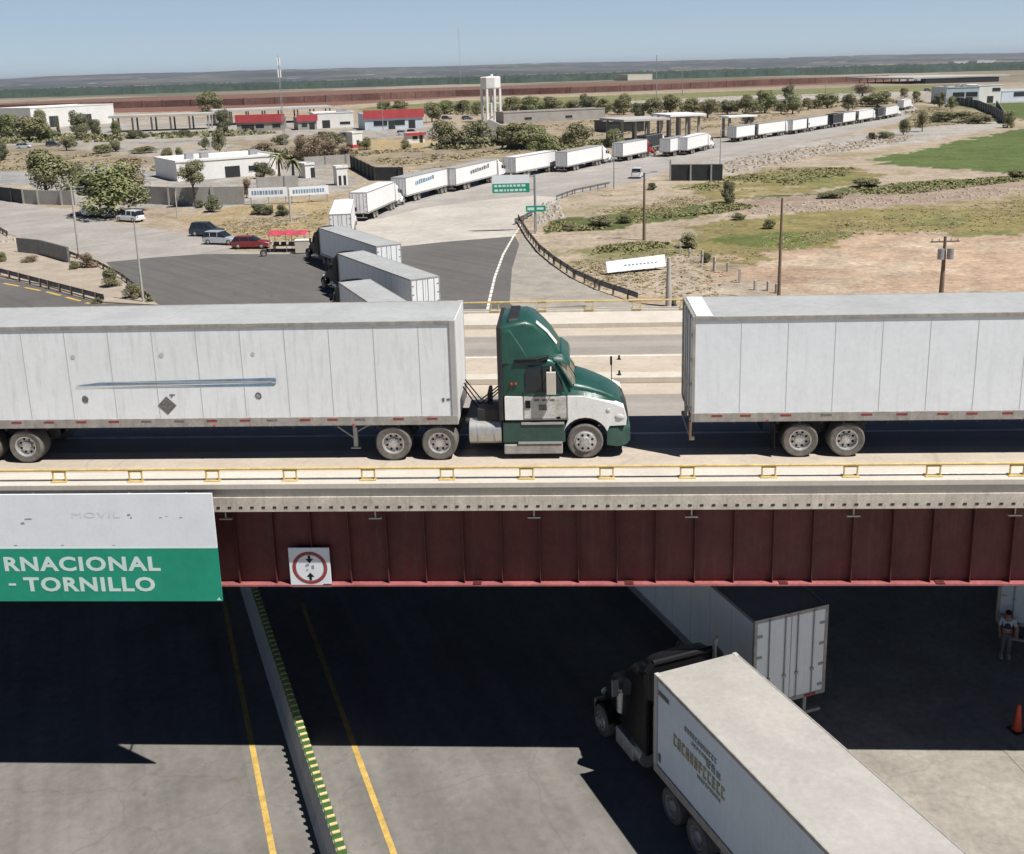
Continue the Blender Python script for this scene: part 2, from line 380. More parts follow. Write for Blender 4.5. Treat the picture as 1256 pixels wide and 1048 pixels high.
AREAS = [  # photo outline on the ground, soil colour, edge wander in metres
 ([(-150, 150), (330, 146), (560, 156), (560, 172), (430, 190), (440, 230), (330, 252), (180, 256), (-150, 235)], LOT, 3),
 ([(-100, 182), (60, 178), (135, 186), (215, 196), (180, 204), (120, 200), (40, 208), (-100, 215)], SCRUB, 5),
 ([(-100, 205), (60, 212), (130, 206), (200, 212), (180, 222), (60, 228), (-100, 222)], (.34, .33, .32), 2),
 ([(270, 172), (560, 168), (760, 165), (745, 182), (640, 196), (520, 212), (440, 204), (300, 192)], SCRUB, 5),
 ([(430, 172), (540, 172), (520, 184), (440, 184)], DRY, 3),
 ([(225, 268), (300, 252), (410, 240), (408, 270), (385, 303), (300, 292), (240, 280)], DRY, 3),
 ([(270, 268), (390, 258), (380, 272), (290, 280)], SAND, 3),
 ([(-150, 144), (330, 135), (560, 120), (900, 108), (1100, 101), (1100, 96), (900, 104), (560, 114), (300, 127), (-150, 136)], (.24, .12, .09), 3),
 ([(-150, 129), (0, 127), (100, 122), (200, 118.5), (300, 115.5), (400, 111.5), (560, 107), (700, 102.5), (900, 97.5), (1085, 94), (1085, 99), (900, 107), (700, 115), (560, 119), (300, 130), (0, 138), (-150, 142)], (.215, .125, .095), 6),
 ([(440, 133), (560, 124), (900, 112), (1180, 103), (1180, 112), (900, 121), (600, 136), (440, 140)], (.22, .22, .10), 6),
 ([(620, 150), (900, 128), (1120, 122), (1120, 140), (900, 160), (700, 172)], (.38, .31, .22), 6),
 ([(760, 125), (900, 118), (1140, 112), (1140, 118), (900, 125), (760, 131)], (.45, .42, .38), 4),
 ([(850, 192), (960, 178), (1110, 158), (1225, 149), (1232, 156), (1110, 178), (1000, 192), (900, 212), (856, 222)], (.44, .41, .37), 2),
 ([(1110, 128), (1215, 133), (1218, 150), (1110, 156), (1085, 145)], (.30, .26, .17), 4),
 ([(1090, 118), (1330, 108), (1330, 128), (1225, 128)], LOT, 3),
 ([(1065, 196), (1120, 186), (1180, 172), (1256, 158), (1500, 130), (1500, 235), (1256, 215), (1180, 208), (1090, 203)], GRN, 2.5),
 ([(1160, 128), (1256, 126), (1400, 120), (1400, 150), (1256, 148), (1215, 138)], GRN, 2),
 ([(840, 236), (870, 222), (960, 205), (1040, 206), (1080, 214), (1070, 222), (1000, 232), (900, 246)], OLIVE, 4),
 ([(790, 262), (870, 250), (1000, 236), (1110, 225), (1256, 216), (1256, 222), (1120, 236), (1000, 248), (880, 258)], DKG, 3),
 ([(670, 287), (675, 270), (740, 262), (800, 256), (880, 250), (890, 262), (800, 272), (730, 283)], DKG, 2),
 ([(880, 248), (1256, 222), (1256, 240), (1060, 258), (900, 262)], (.36, .28, .22), 3),
 ([(845, 300), (860, 276), (960, 262), (1080, 256), (1256, 240), (1400, 230), (1400, 290), (1256, 286), (1120, 284), (1040, 290), (1060, 304), (960, 312), (900, 325), (870, 318)], OLIVE, 3.5),
 ([(880, 290), (960, 285), (1000, 300), (960, 305), (900, 300)], (.16, .19, .06), 3),
 ([(1150, 284), (1256, 283), (1256, 296), (1200, 298)], (.20, .20, .08), 2),
 ([(720, 305), (790, 300), (860, 300), (850, 312), (800, 316), (730, 316)], (.24, .23, .11), 2),
 ([(870, 380), (860, 345), (905, 322), (960, 310), (1060, 302), (1040, 286), (1256, 292), (1500, 300), (1500, 400)], SOIL, 4),
 ([(830, 380), (820, 330), (880, 340), (940, 352), (1000, 380)], (.44, .37, .29), 2.5),
]
def build_ground():
    X, Y = fan(2.0, 24000, 1.0085, -36, 36, .14)
    base = np.empty(X.shape+(3,)); base[:] = SAND
    R = np.hypot(X, Y)
    far = np.clip((R-780)/200, 0, 1)[..., None]
    base = base*(1-far)+np.array((.27, .235, .18))*far
    n1 = wnoise(X, Y, 14, 1); n2 = wnoise(X, Y, 14, 2); n3 = wnoise(X, Y, 40, 5)
    green = (n3 > .55) & (R < 800); base[green] = np.array((.33, .29, .18))
    nf = wnoise(X, Y, 700, 9)
    base[(R > 1000) & (nf > .25)] = np.array((.17, .17, .12))
    base[(R > 1000) & (nf < -.45)] = np.array((.36, .32, .26))
    for px, col, wa in AREAS:
        poly = [P(a, b) for a, b in px]
        base[inpoly(X+n1*wa, Y+n2*wa, poly)] = col
    olive = np.all(np.abs(base-np.array(OLIVE)) < 1e-6, -1)
    base[olive & (n3+n1*.4 > .35)] = (.34, .28, .16)
    base[olive & (n3+n1*.4 < -.55)] = (.20, .20, .08)
    lot = np.all(np.abs(base-np.array(LOT)) < 1e-6, -1); n4 = wnoise(X, Y, 22, 61)
    base[lot & (n3+n4 > .55)] = (.42, .355, .265)
    base[lot & (n3+n4 < -.75)] = (.30, .285, .265)
    sc_ = np.all(np.abs(base-np.array(SCRUB)) < 1e-6, -1); base[sc_ & (n4 > .45)] = (.40, .325, .22); base[sc_ & (n4 < -.55)] = (.25, .225, .15)
    base[np.all(np.abs(base-np.array(SAND)) < 1e-6, -1) & (n4 > .5) & (R < 700)] = (.38, .30, .21)
    soil = np.all(np.abs(base-np.array(SOIL)) < 1e-6, -1)
    base[soil & (n3+n2*.5 > .4)] = (.50, .40, .30)
    base[soil & (n3+n2*.5 < -.7)] = (.40, .27, .19)
    rs = 8
    Z = np.where(R > 60, wnoise(X, Y, 30, 4)*.0, 0)
    o = gridmesh('ground', X, Y, Z, ground_material('ground_soil'), base)
    o['kind'] = 'structure'
    # the rest of the plain, outside the photographed sector
    X, Y = fan(2.0, 24000, 1.06, 36, 324, 3)
    b2 = np.empty(X.shape+(3,)); b2[:] = (.36, .31, .24)
    mb = bpy.data.materials['ground_soil']
    me2 = gridmesh('tmp', X, Y, X*0, mb, b2)
    import itertools
    bm = bmesh.new(); bm.from_mesh(o.data)
    n0 = len(bm.verts); bm.from_mesh(me2.data)
    c = [bm.verts.new((2*math.sin(a), 2*math.cos(a), 0)) for a in np.linspace(0, 2*math.pi, 24, endpoint=False)]
    f = bm.faces.new(c); lay = bm.verts.layers.float_color.get('soil')
    for v in c: v[lay] = (.18, .17, .155, 1)
    if f.normal.z < 0: f.normal_flip()
    bm.to_mesh(o.data); bm.free(); bpy.data.objects.remove(me2)
build_ground()

def hills():
    A, R = np.meshgrid(np.radians(np.arange(-46, 46.1, .2)), np.linspace(3600, 14000, 70))
    X, Y = R*np.sin(A), R*np.cos(A)
    prof = np.clip((R-3600)/6500, 0, 1)
    n = wnoise(X, Y, 3000, 21, 4)
    up = np.interp(np.degrees(A), [-46, -24, -12, 0, 10, 20, 26, 46], [38, 44, 56, 45, 42, 34, 22, 20])*1.0
    Z = prof**1.3*(up+20)+prof*n*12-3
    Z -= np.clip((R-11000)/3000, 0, 1)*60
    cols = np.empty(X.shape+(3,)); cols[:] = (.098, .112, .12)
    k = wnoise(X, Y/3, 900, 23); cols[k > .3] = (.155, .15, .145); cols[k < -.4] = (.08, .09, .10)
    k2 = wnoise(X, Y/3, 500, 25); cols[k2 > .9] = (.34, .33, .31)
    o = gridmesh('hills', X, Y, Z, ground_material('hill_soil', .004, 0), cols); o['kind'] = 'structure'
hills()

def sheet(name, pts, m_, z=.012, thick=0):
    vs = [Vector((p[0], p[1], z)) for p in pts]; b = bmesh.new(); f = b.faces.new([b.verts.new(v) for v in vs])
    f.normal_update()
    if f.normal.z < 0: f.normal_flip()
    if thick:
        r = bmesh.ops.extrude_face_region(b, geom=[f]); 
        for e in r['geom']:
            if isinstance(e, bmesh.types.BMVert): e.co.z += thick
    bmesh.ops.triangulate(b, faces=b.faces[:])
    bmesh.ops.recalc_face_normals(b, faces=b.faces)
    me = bpy.data.meshes.new(name); b.to_mesh(me); b.free()
    if not thick and me.polygons[0].normal.z < 0: me.flip_normals()
    me.materials.append(m_)
    o = bpy.data.objects.new(name, me); C.objects.link(o); o['kind'] = 'structure'; return o
def PX(*l): return [P(a, b) for a, b in l]
def strip(name, pts, wid, m_, z, dash=None, mb=None):
    b = mb or MB(); pts = [Vector((p[0], p[1], 0)) for p in pts]
    # resample
    out = []; acc = 0
    segs = []
    for a, c in zip(pts, pts[1:]):
        L = (c-a).length; segs.append((a, c, L))
    tot = sum(x[2] for x in segs)
    def at(d):
        for a, c, L in segs:
            if d <= L: return a+(c-a)*(d/L), (c-a).normalized()
            d -= L
        return segs[-1][1].copy(), (segs[-1][1]-segs[-1][0]).normalized()
    step = dash[0]+dash[1] if dash else 2.0; d = 0
    while d < tot-.01:
        e = min(d+(dash[0] if dash else step), tot)
        p, t = at(d); q, u = at(e); n1 = Vector((-t.y, t.x, 0))*wid/2; n2 = Vector((-u.y, u.x, 0))*wid/2
        b.add([p-n1+Vector((0, 0, z)), q-n2+Vector((0, 0, z)), q+n2+Vector((0, 0, z)), p+n1+Vector((0, 0, z))], [(0, 1, 2, 3)])
        d += step
    if mb: return b
    o = b.build(name, m_); o['kind'] = 'structure'; return o

LINE_A, LINE_B = P(1085, 764), P(1256, 946)
LD = (LINE_B-LINE_A).normalized()
lnA = LINE_A-LD*55; lnB = LINE_B+LD*40
bdA = lnA.copy(); bdB = P(1010, 1010)+LD*25; bdM = P(1010, 1010)-LD*22
sheet('asphalt_road', [(-90, -25, 0), (bdB.x, bdB.y, 0), (bdM.x, bdM.y, 0), (lnA.x, lnA.y, 0)]+PX((640, 385), (625, 372), (628, 330), (637, 300), (632, 290), (545, 297), (480, 304), (390, 312), (250, 312), (190, 316), (130, 322), (160, 350), (195, 374), (125, 373), (60, 353), (0, 341), (-150, 315)), M['asphalt2'], .012)
sheet('concrete_apron', [(bdM.x, bdM.y, 0), (bdB.x, bdB.y, 0), (60, -20, 0), (60, 60, 0)]+PX((880, 385), (783, 374), (730, 357), (690, 334), (660, 309), (640, 285), (637, 300), (628, 330), (625, 372), (640, 385))+[(lnA.x, lnA.y, 0)], M['apron'], .016)
# near carriageway wear: paler trafficked asphalt in front of the bridge
sheet('near_road', [(-90, -24, 0), (bdB.x-.1, bdB.y, 0), (bdM.x-.1, bdM.y, 0), (lnA.x-.4, lnA.y, 0), (-90, 70, 0)], M['asphalt'], .02)
sheet('concrete_plaza', PX((-150, 232), (0, 246), (95, 259), (150, 275), (235, 288), (290, 308), (390, 312), (250, 312), (190, 316), (130, 322), (60, 300), (0, 284), (-150, 262)), M['queue_road'], .012)
sheet('concrete_plaza', PX((395, 311), (432, 272), (470, 268), (520, 255), (600, 245), (655, 240), (690, 243), (655, 264), (634, 276), (632, 290), (545, 297), (480, 304)), M['concrete_road'], .012)
sheet('queue_road', PX((395, 311), (380, 303), (410, 262), (440, 240), (480, 236), (545, 226), (620, 212), (690, 200), (760, 192), (840, 180), (900, 166), (1000, 153), (1090, 137), (1120, 130), (1128, 135), (1105, 150), (1010, 170), (930, 186), (880, 192), (830, 204), (790, 222), (745, 229), (690, 243), (655, 240), (600, 245), (520, 255), (470, 268), (432, 272)), M['queue_road'], .016)
sheet('sand_island', PX((130, 324), (160, 352), (195, 376), (125, 372), (60, 352), (0, 340), (-150, 314), (-150, 266), (0, 288), (60, 302)), M['dirt'], .012, .14)
# painted lines
strip('yellow_line', PX((275, 740), (335, 1048))[::1]+[P(335, 1048)+(P(335, 1048)-P(275, 740))*.4], .17, M['roadyellow'], .026)
strip('yellow_line', PX((370, 740), (483, 1048))+[P(483, 1048)+(P(483, 1048)-P(370, 740))*.4], .17, M['roadyellow'], .026)
strip('white_dashed_line', PX((596, 392), (600, 370), (607, 340), (617, 313), (630, 290), (640, 275)), .26, M['roadwhite'], .026, (1.5, .22))
strip('joint_line', [lnA, lnB], .10, M['apron'], .028)
strip('yellow_line', PX((-40, 338), (0, 347), (60, 359), (110, 373)), .35, M['roadyellow'], .026, (3, 1.2))

# ---------------------------------------------------------------- bridge
def bridge():
    T0 = 25.6; s0, s1 = -62, 62
    root = empty('bridge', Dk(0, T0, 0), YAW, 'long road bridge on dark red steel girders with cream concrete deck and yellow pipe railings', 'bridge')
    def bx(b, t0, t1, z0, z1, a=s0, c=s1): b.box(a, c, t0-T0, t1-T0, ZD+z0, ZD+z1)
    b = MB(); bx(b, 25.95, 45.6, -.56, 0); b.build('deck', M['deck'], root)
    b = MB(); bx(b, 28.75, 29.95, 0, .006); bx(b, 30.12, 33.9, 0, .006); bx(b, 39.05, 42.0, 0, .006); b.build('traffic_lane', M['lane'], root)
    b = MB(); bx(b, 29.95, 30.10, 0, .008); bx(b, 38.72, 38.88, 0, .008); b.build('lane_line', M['roadwhite'], root)
    b = MB(); bx(b, T0, 26.5, .1, .25); bx(b, 25.68, 26.45, -.14, .1)
    b.build('kerb', M['kerb'], root, bevel=.012)
    b = MB(); bx(b, 25.63, 25.95, -.56, -.14)
    b.build('fascia_beam', M['fascia'], root, bevel=.01)
    b = MB()
    x = s0+.1
    while x < s1:
        b.box(x, x+.09, 25.62-T0, 25.64-T0, ZD-.455, ZD-.40); x += .305
    b.build('drip_holes', M['dark'], root)['kind'] = 'stuff'
    b = MB(); bx(b, 43.35, 45.9, 0, .2); bx(b, 45.5, 45.9, .2, .3); b.build('kerb', M['kerb'], root, bevel=.012)
    b = MB(); bx(b, 35.2, 35.85, 0, .22)
    b.build('median_kerb', M['kerb'], root, bevel=.02)
    # girders
    for i, t in enumerate((26.35, 29.5, 32.7, 36, 39.2, 42.4, 45.2)):
        b = MB(); bx(b, t, t+.03, -2.95, -.56)
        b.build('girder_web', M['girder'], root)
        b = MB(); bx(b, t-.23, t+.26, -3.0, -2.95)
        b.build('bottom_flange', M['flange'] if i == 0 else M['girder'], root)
        if i == 0:
            for q in range(-8, 9): MB().box(q*4.15+1.45, q*4.15+1.68, t-.235-T0, t-.02-T0, ZD-2.948, ZD-2.925).build('splice_plate', M['girder'], root)
            b = MB(); x = s0+.54
            k = 0
            while x < s1:
                b.box(x-.012, x+.012, t-.15-T0, t-.001-T0, ZD-2.94, ZD-.57)
                x += 1.045; k += 1
            b.build('stiffener_plates', M['girder'], root)
    # cross frames under the deck
    b = MB(); x = s0+3
    while x < s1:
        b.box(x, x+.1, 26.4-T0, 45.2-T0, ZD-1.1, ZD-.9); x += 5.2
    b.build('cross_frame', M['girder'], root)
    # railings
    def rail(t, zk, zr, n0, n1):
        b = MB(); b.cyl((s0, t-T0, ZD+zr), (s1, t-T0, ZD+zr), .036, n=10); b.build('rail', M['yellow'], root, smooth=True)
        b = MB(); b.cyl((s0, t-T0+.03, ZD+zk+.05), (s1, t-T0+.03, ZD+zk+.05), .012, n=6); b.build('rail', M['galv'], root)
        for i in range(n0, n1):
            x = -1.15+2.1*i; b = MB()
            for d in (-.17, .17):
                b.box(x+d-.02, x+d+.02, t-T0-.02, t-T0+.02, ZD+zk, ZD+zr)
            b.box(x-.22, x+.22, t-T0-.09, t-T0+.07, ZD+zk, ZD+zk+.025)
            b.box(x-.19, x+.19, t-T0-.02, t-T0+.02, ZD+zr-.07, ZD+zr-.03)
            b.build('post', M['yellow'], root, bevel=.006)
    rail(25.86, .25, .58, -10, 11)
    rail(45.55, .3, .68, -5, 10)
    # drain brackets hanging from the deck edge
    for x in (-9.36, -5.26, -.98, 3.2, 7.43, 11.58):
        b = MB(); b.cyl((x, .42, ZD-.90), (x, .42, ZD-.56), .022, n=8); b.box(x-.17, x+.17, .38, .46, ZD-.94, ZD-.90)
        b.build('drain_bracket', M['kerb'], root)
    # piers and abutment shelves out beyond the photo
    for s in (-42, 42):
        b = MB()
        for t in (28, 33, 38, 43): b.cyl((s, t-T0, 0), (s, t-T0, ZD-3.7), .55, n=20)
        b.build('pier_columns', M['fascia'], root, smooth=True)
        b = MB(); b.box(s-.7, s+.7, 26-T0, 45.6-T0, ZD-3.7, ZD-3.0); b.build('pier_cap', M['fascia'], root, bevel=.03)
    return root
bridge()

# signs hanging on the bridge
def green_sign():
    t = 25.17; x0, x1 = -17.6, -9.37; z0, z1 = ZD-2.93, ZD+.17
    root = empty('bridge_sign', Dk(x0, t, z0), YAW, 'big green and white highway name sign reading RNACIONAL TORNILLO hung on the bridge edge', 'sign')
    zs = ZD-1.38-z0; H = z1-z0; L = x1-x0
    MB().box(0, L, 0, .05, 0, zs).build('green_panel', M['signgreen'], root)
    MB().box(0, L, 0, .05, zs, H).build('white_panel', M['signwhite'], root)
    b = MB(); b.box(0, L, -.004, 0, zs-.005, zs+.03); b.build('border_strip', M['letter'], root)
    def tx(s_, wd, zb, hgt, body): text('lettering', body, wd, hgt, M['letter'], root, (s_-x0, -.006, zb-z0), (math.pi/2, 0, 0), bold=.035)
    tx(-15.24, 4.28, ZD-2.04, .43, 'RNACIONAL')
    tx(-14.78, 3.62, ZD-2.64, .43, 'TORNILLO')
    MB().box(-15.2-x0, -15.0-x0, -.008, -.004, ZD-2.46-z0, ZD-2.40-z0).build('lettering', M['letter'], root)
    b = MB()
    for (px, pz, a, c) in ((-14.5, -.55, .22, .05), (-14.62, -.68, .12, .07), (-11.7, -.45, .10, .06), (-11.62, -.53, .05, .06), (-10.85, -.52, .09, .035), (-10.3, -.52, .09, .035), (-10.66, -.48, .05, .03), (-14.9, -1.3, .12, .03), (-13.6, -1.3, .08, .03), (-12.2, -1.3, .08, .02)):
        b.add([(px-x0, -.003, ZD+pz-z0), (px+a-x0, -.003, ZD+pz+.01-z0), (px+a*.8-x0, -.003, ZD+pz+c-z0), (px+a*.1-x0, -.003, ZD+pz+c*.8-z0)], [(0, 1, 2, 3)])
    b.build('peeled_marks', M['signgrey'], root)
    b = MB(); b.add([(L-.16, -.004, .03), (L-.03, -.004, .03), (L-.08, -.004, .12)], [(0, 1, 2)]); b.build('corner_mark', M['letter'], root)
    text('faded_lettering', 'MOVIL', 1.3, .16, mat('ghost_letter', (.80, .84, .88), .6, var=.1), root, (-13.2-x0, -.005, ZD-.5-z0), (math.pi/2, 0, 0), 0)
    b = MB(); b.box(0, L-1.0, .05, .43, H-.55, H-.42); b.build('walkway', M['galv'], root)
    for x in (.8, 3.4, 6.0, L-.7):
        b = MB(); b.tube([(x, .05, H-.35), (x, .55, H-.55)], .03); b.tube([(x, .05, .5), (x, 1.1, 1.0)], .03); b.tube([(x, .55, H-.55), (x, .05, 1.6)], .025)
        b.box(x-.03, x+.03, .05, .1, 0, H)
        b.build('bracket', M['galv'], root)
green_sign()
def height_sign():
    t = 26.13; x0 = -7.76; z0 = ZD-3.02; Wd = 1.14; H = 1.18
    root = empty('height_limit_sign', Dk(x0, t, z0), YAW, 'square white height limit sign with red ring and two black arrows on the red girder', 'sign')
    MB().box(0, Wd, 0, .04, 0, H).build('plate', M['signwhite'], root, bevel=.01)
    cx, cz = Wd/2, H/2-.01
    def ring(r0, r1, y, name, m_, n=48):
        b = MB(); vs = []
        for r in (r0, r1):
            for i in range(n): vs.append((cx+r*math.cos(6.28319*i/n), y, cz+r*math.sin(6.28319*i/n)))
        b.add(vs, [(i, (i+1) % n, n+(i+1) % n, n+i) for i in range(n)]); b.build(name, m_, root)
    ring(.40, .475, -.004, 'red_ring', M['signred']); ring(.475, .485, -.005, 'ring_edge', M['black']); ring(.385, .395, -.005, 'ring_edge', M['black'])
    for sg, zc in ((-1, .27), (1, -.27)):
        b = MB(); z = cz+zc
        b.add([(cx-.11, -.005, z), (cx+.11, -.005, z), (cx, -.005, z+sg*.13)], [(0, 1, 2)])
        b.add([(cx-.035, -.006, z-sg*.10), (cx+.035, -.006, z-sg*.10), (cx+.035, -.006, z), (cx-.035, -.006, z)], [(0, 1, 2, 3)])
        b.build('arrow', M['black'], root)
    b = MB(); b.add([(cx-.13, -.005, cz+.03), (cx-.01, -.005, cz+.06), (cx-.02, -.005, cz+.13), (cx-.10, -.005, cz+.11)], [(0, 1, 2, 3)])
    b.box(cx+.05, cx+.12, -.005, -.002, cz-.03, cz+.08); b.box(cx-.10, cx-.05, -.005, -.002, cz-.09, cz-.04)
    b.build('faded_digits', M['signgrey'], root)
height_sign()

# ---------------------------------------------------------------- vehicles
def wheel(parent, x, y, side, r=.5, w_=.30, far=False, dusty=True, deep=True):
    """side -1: outer face to -y. y = outer face position"""
    n = 14 if far else 28; sg = -side
    y0 = y; p = [(r*.62, .02*sg), (r*.90, 0), (r*.985, .04*sg), (r, .09*sg), (r, (w_-.06)*sg), (r*.93, w_*sg), (r*.6, w_*sg)]
    W_ = MB().lathe_y((0, 0, 0), p, n).build('wheel', M['dustyrubber'] if dusty else M['rubber'], parent, (x, y0, r), smooth=True)
    d = .14*sg if deep else -.03*sg
    q = [(r*.62, .015*sg), (r*.56, .02*sg), (r*.52, d), (r*.30, d), (r*.28, d-.05*sg), (r*.16, d-.07*sg), (0.001, d-.07*sg)]
    b = MB().lathe_y((0, 0, 0), q, n)
    if not far:
        for i in range(10):
            a = 6.28319*i/10
            b.sph((r*.235*math.cos(a), d-.07*sg, r*.235*math.sin(a)), .022, 6, 4)
    rm = b.build('rim', M['rim'] if not far else M['dirtyalu'], W_, smooth=True)
    if not far:
        b = MB()
        for i in range(8):
            a = 6.28319*(i+.5)/8
            b.cyl((r*.41*math.cos(a), d-.004*sg, r*.41*math.sin(a)), (r*.41*math.cos(a), d+.01*sg, r*.41*math.sin(a)), .038, n=8)
        b.build('hand_holes', M['black'], W_)
    return W_
def axle(root, x, far=False, dual=True, r=.5, deep=True, hw=1.28):
    for s in (-1, 1):
        wheel(root, x, s*hw, s, r, .58 if dual else .30, far, deep=deep)

def trailer(root, L=16.15, far=False, side=None, roofm=None, panel=1.25, x0=0.0, body_h=(1.08, 4.08), wheels=(3.1, 4.36), near_detail=False, gear=True, hw=1.3, skirt=False, doorm=None, railm=None):
    side = side or M['farwhite']; roofm = roofm or M['roofwarm']; z0, z1 = body_h; railm = railm or M['dirtyalu']
    a, c = x0, x0+L
    b = MB(); b.box(a+.03, c-.06, -hw+.03, hw-.03, z0+.10, z1-.05)
    body = b.build('trailer_body', side, root)
    # side sheets with seams
    x = a+1.27+.0; sb = MB()
    while x < c-.5:
        for s in (-1, 1): sb.box(x-.009, x+.009, s*(hw-.028)-.004, s*(hw-.028)+.005, z0+.28, z1-.16)
        x += panel
    sb.build('seam', M['seam'] if side is not M['white2'] else M['seamlight'], root)
    b = MB(); b.box(a+.02, c-.02, -hw+.012, hw-.012, z1-.05, z1-.012)
    n = 0; x = a+.6
    while x < c-.3 and not near_detail:
        b.box(x, x+.05, -hw+.08, hw-.08, z1-.012, z1+.002); x += .62
    b.build('roof', roofm, root)
    for s in (-1, 1):
        MB().box(a, c, min(s*(hw-.045), s*hw), max(s*(hw-.045), s*hw), z1-.115, z1).build('top_rail', railm, root, bevel=0 if far else .008)
        MB().box(a, c, min(s*(hw-.035), s*(hw+.012)), max(s*(hw-.035), s*(hw+.012)), z0, z0+.26).build('bottom_rail', railm, root, bevel=0 if far else .008)
    if near_detail:
        for s in (-1,):
            x = a+.5
            rr = random.Random(int(L*10+a*7+3))
            while x < c-.4:
                MB().box(x, x+.30, s*(hw+.017), s*(hw+.012), z0+.15, z0+.21).build('reflective_tape', M[rr.choice(('red_tape', 'red_tape', 'patch'))], root); x += rr.choice((.95, 1.1, .78))
            b = MB(); x = a+.15
            while x < c-.1:
                b.sph((x, s*(hw+.012), z0+.05), .012, 5, 3); b.sph((x, s*(hw+.002), z1-.05), .01, 5, 3); x += .21
            b.build('rivets', M['alu'], root)['kind'] = 'stuff'
        for x in (c-3.0, c-7, a+2): MB().box(x, x+.07, -hw-.03, -hw-.005, z0+.02, z0+.06).build('marker_lamp', M['orange'], root)
    # rear frame and doors
    fm = M['dirtyalu']
    b = MB(); b.box(a-.05, a+.03, -hw, -hw+.1, z0, z1); b.box(a-.05, a+.03, hw-.1, hw, z0, z1); b.box(a-.05, a+.03, -hw+.1, hw-.1, z1-.12, z1+.002); b.box(a-.05, a+.03, -hw+.1, hw-.1, z0, z0+.12)
    b.build('rear_frame', fm, root)
    for s in (-1, 1):
        b = MB(); b.box(a-.035, a+.03, min(s*.012, s*(hw-.1)), max(s*.012, s*(hw-.1)), z0+.12, z1-.12)
        d = b.build('rear_door', doorm or side, root)
        b = MB()
        for yy in (.22, .78):
            b.cyl((a-.065, s*yy, z0+.05), (a-.065, s*yy, z1-.06), .018, n=6)
            b.box(a-.085, a-.05, s*yy-.05, s*yy+.05, z0+.9, z0+.98)
        for zz in (.3, 1.0, 1.7, 2.4): b.box(a-.06, a-.036, min(s*(hw-.28), s*(hw-.1)), max(s*(hw-.28), s*(hw-.1)), z0+zz, z0+zz+.07)
        b.build('lock_rod', M['galv'], d)
    for s in (-1, 1): MB().box(a-.07, a-.05, s*.75-.2, s*.75+.2, z0+.02, z0+.1).build('tail_light', M['signred'], root)
    b = MB(); b.box(a-.06, a+.06, -hw+.15, hw-.15, .5, .6)
    for s in (-1, 1): b.box(a-.03, a+.05, s*.6-.05, s*.6+.05, .6, z0)
    b.build('underride_guard', M['dirtyalu'], root)
    # front
    b = MB(); b.box(c-.06, c-.002, -hw+.06, hw-.06, z0+.02, z1-.03); b.build('nose_panel', side, root)
    for s in (-1, 1): MB().box(c-.16, c+.008, s*(hw-.06)-.065, s*(hw-.06)+.068, z0, z1+.004).build('corner_post', M['canopy'] if near_detail else railm, root, bevel=.015)
    # under structure
    b = MB(); b.box(a+.2, c-.2, -.5, -.38, z0-.16, z0); b.box(a+.2, c-.2, .38, .5, z0-.16, z0)
    x = a+.5
    while x < c-.2:
        b.box(x, x+.06, -hw+.05, hw-.05, z0-.09, z0-.002); x += .6 if near_detail else 1.5
    xb = sum(wheels)/2
    b.box(a+xb-1.3, a+xb+1.3, -.58, -.42, .55, z0-.16); b.box(a+xb-1.3, a+xb+1.3, .42, .58, .55, z0-.16)
    for wx in wheels: b.cyl((a+wx, -1.0, .5), (a+wx, 1.0, .5), .08, n=8)
    b.build('undercarriage', M['dark'], root)
    for wx in wheels: axle(root, a+wx, far, True, hw=hw-.04)
    for s in (-1, 1):
        b = MB(); yy = s*(hw-.35); b.box(a+wheels[0]-.72, a+wheels[0]-.70, yy-.3, yy+.3, .12, z0-.1); b.build('mudflap', M['black'], root)
    if gear:
        for s in (-1, 1):
            b = MB(); xx = c-3.0; b.box(xx-.06, xx+.06, s*.95-.06, s*.95+.06, .32, z0); b.box(xx-.14, xx+.14, s*.95-.1, s*.95+.1, .29, .32)
            b.tube([(xx, s*.95, .55), (xx-.7, s*.9, z0-.03)], .025); b.tube([(xx, s*.95, .75), (xx+.55, s*.9, z0-.03)], .025)
            b.build('landing_gear', M['galv'], root)

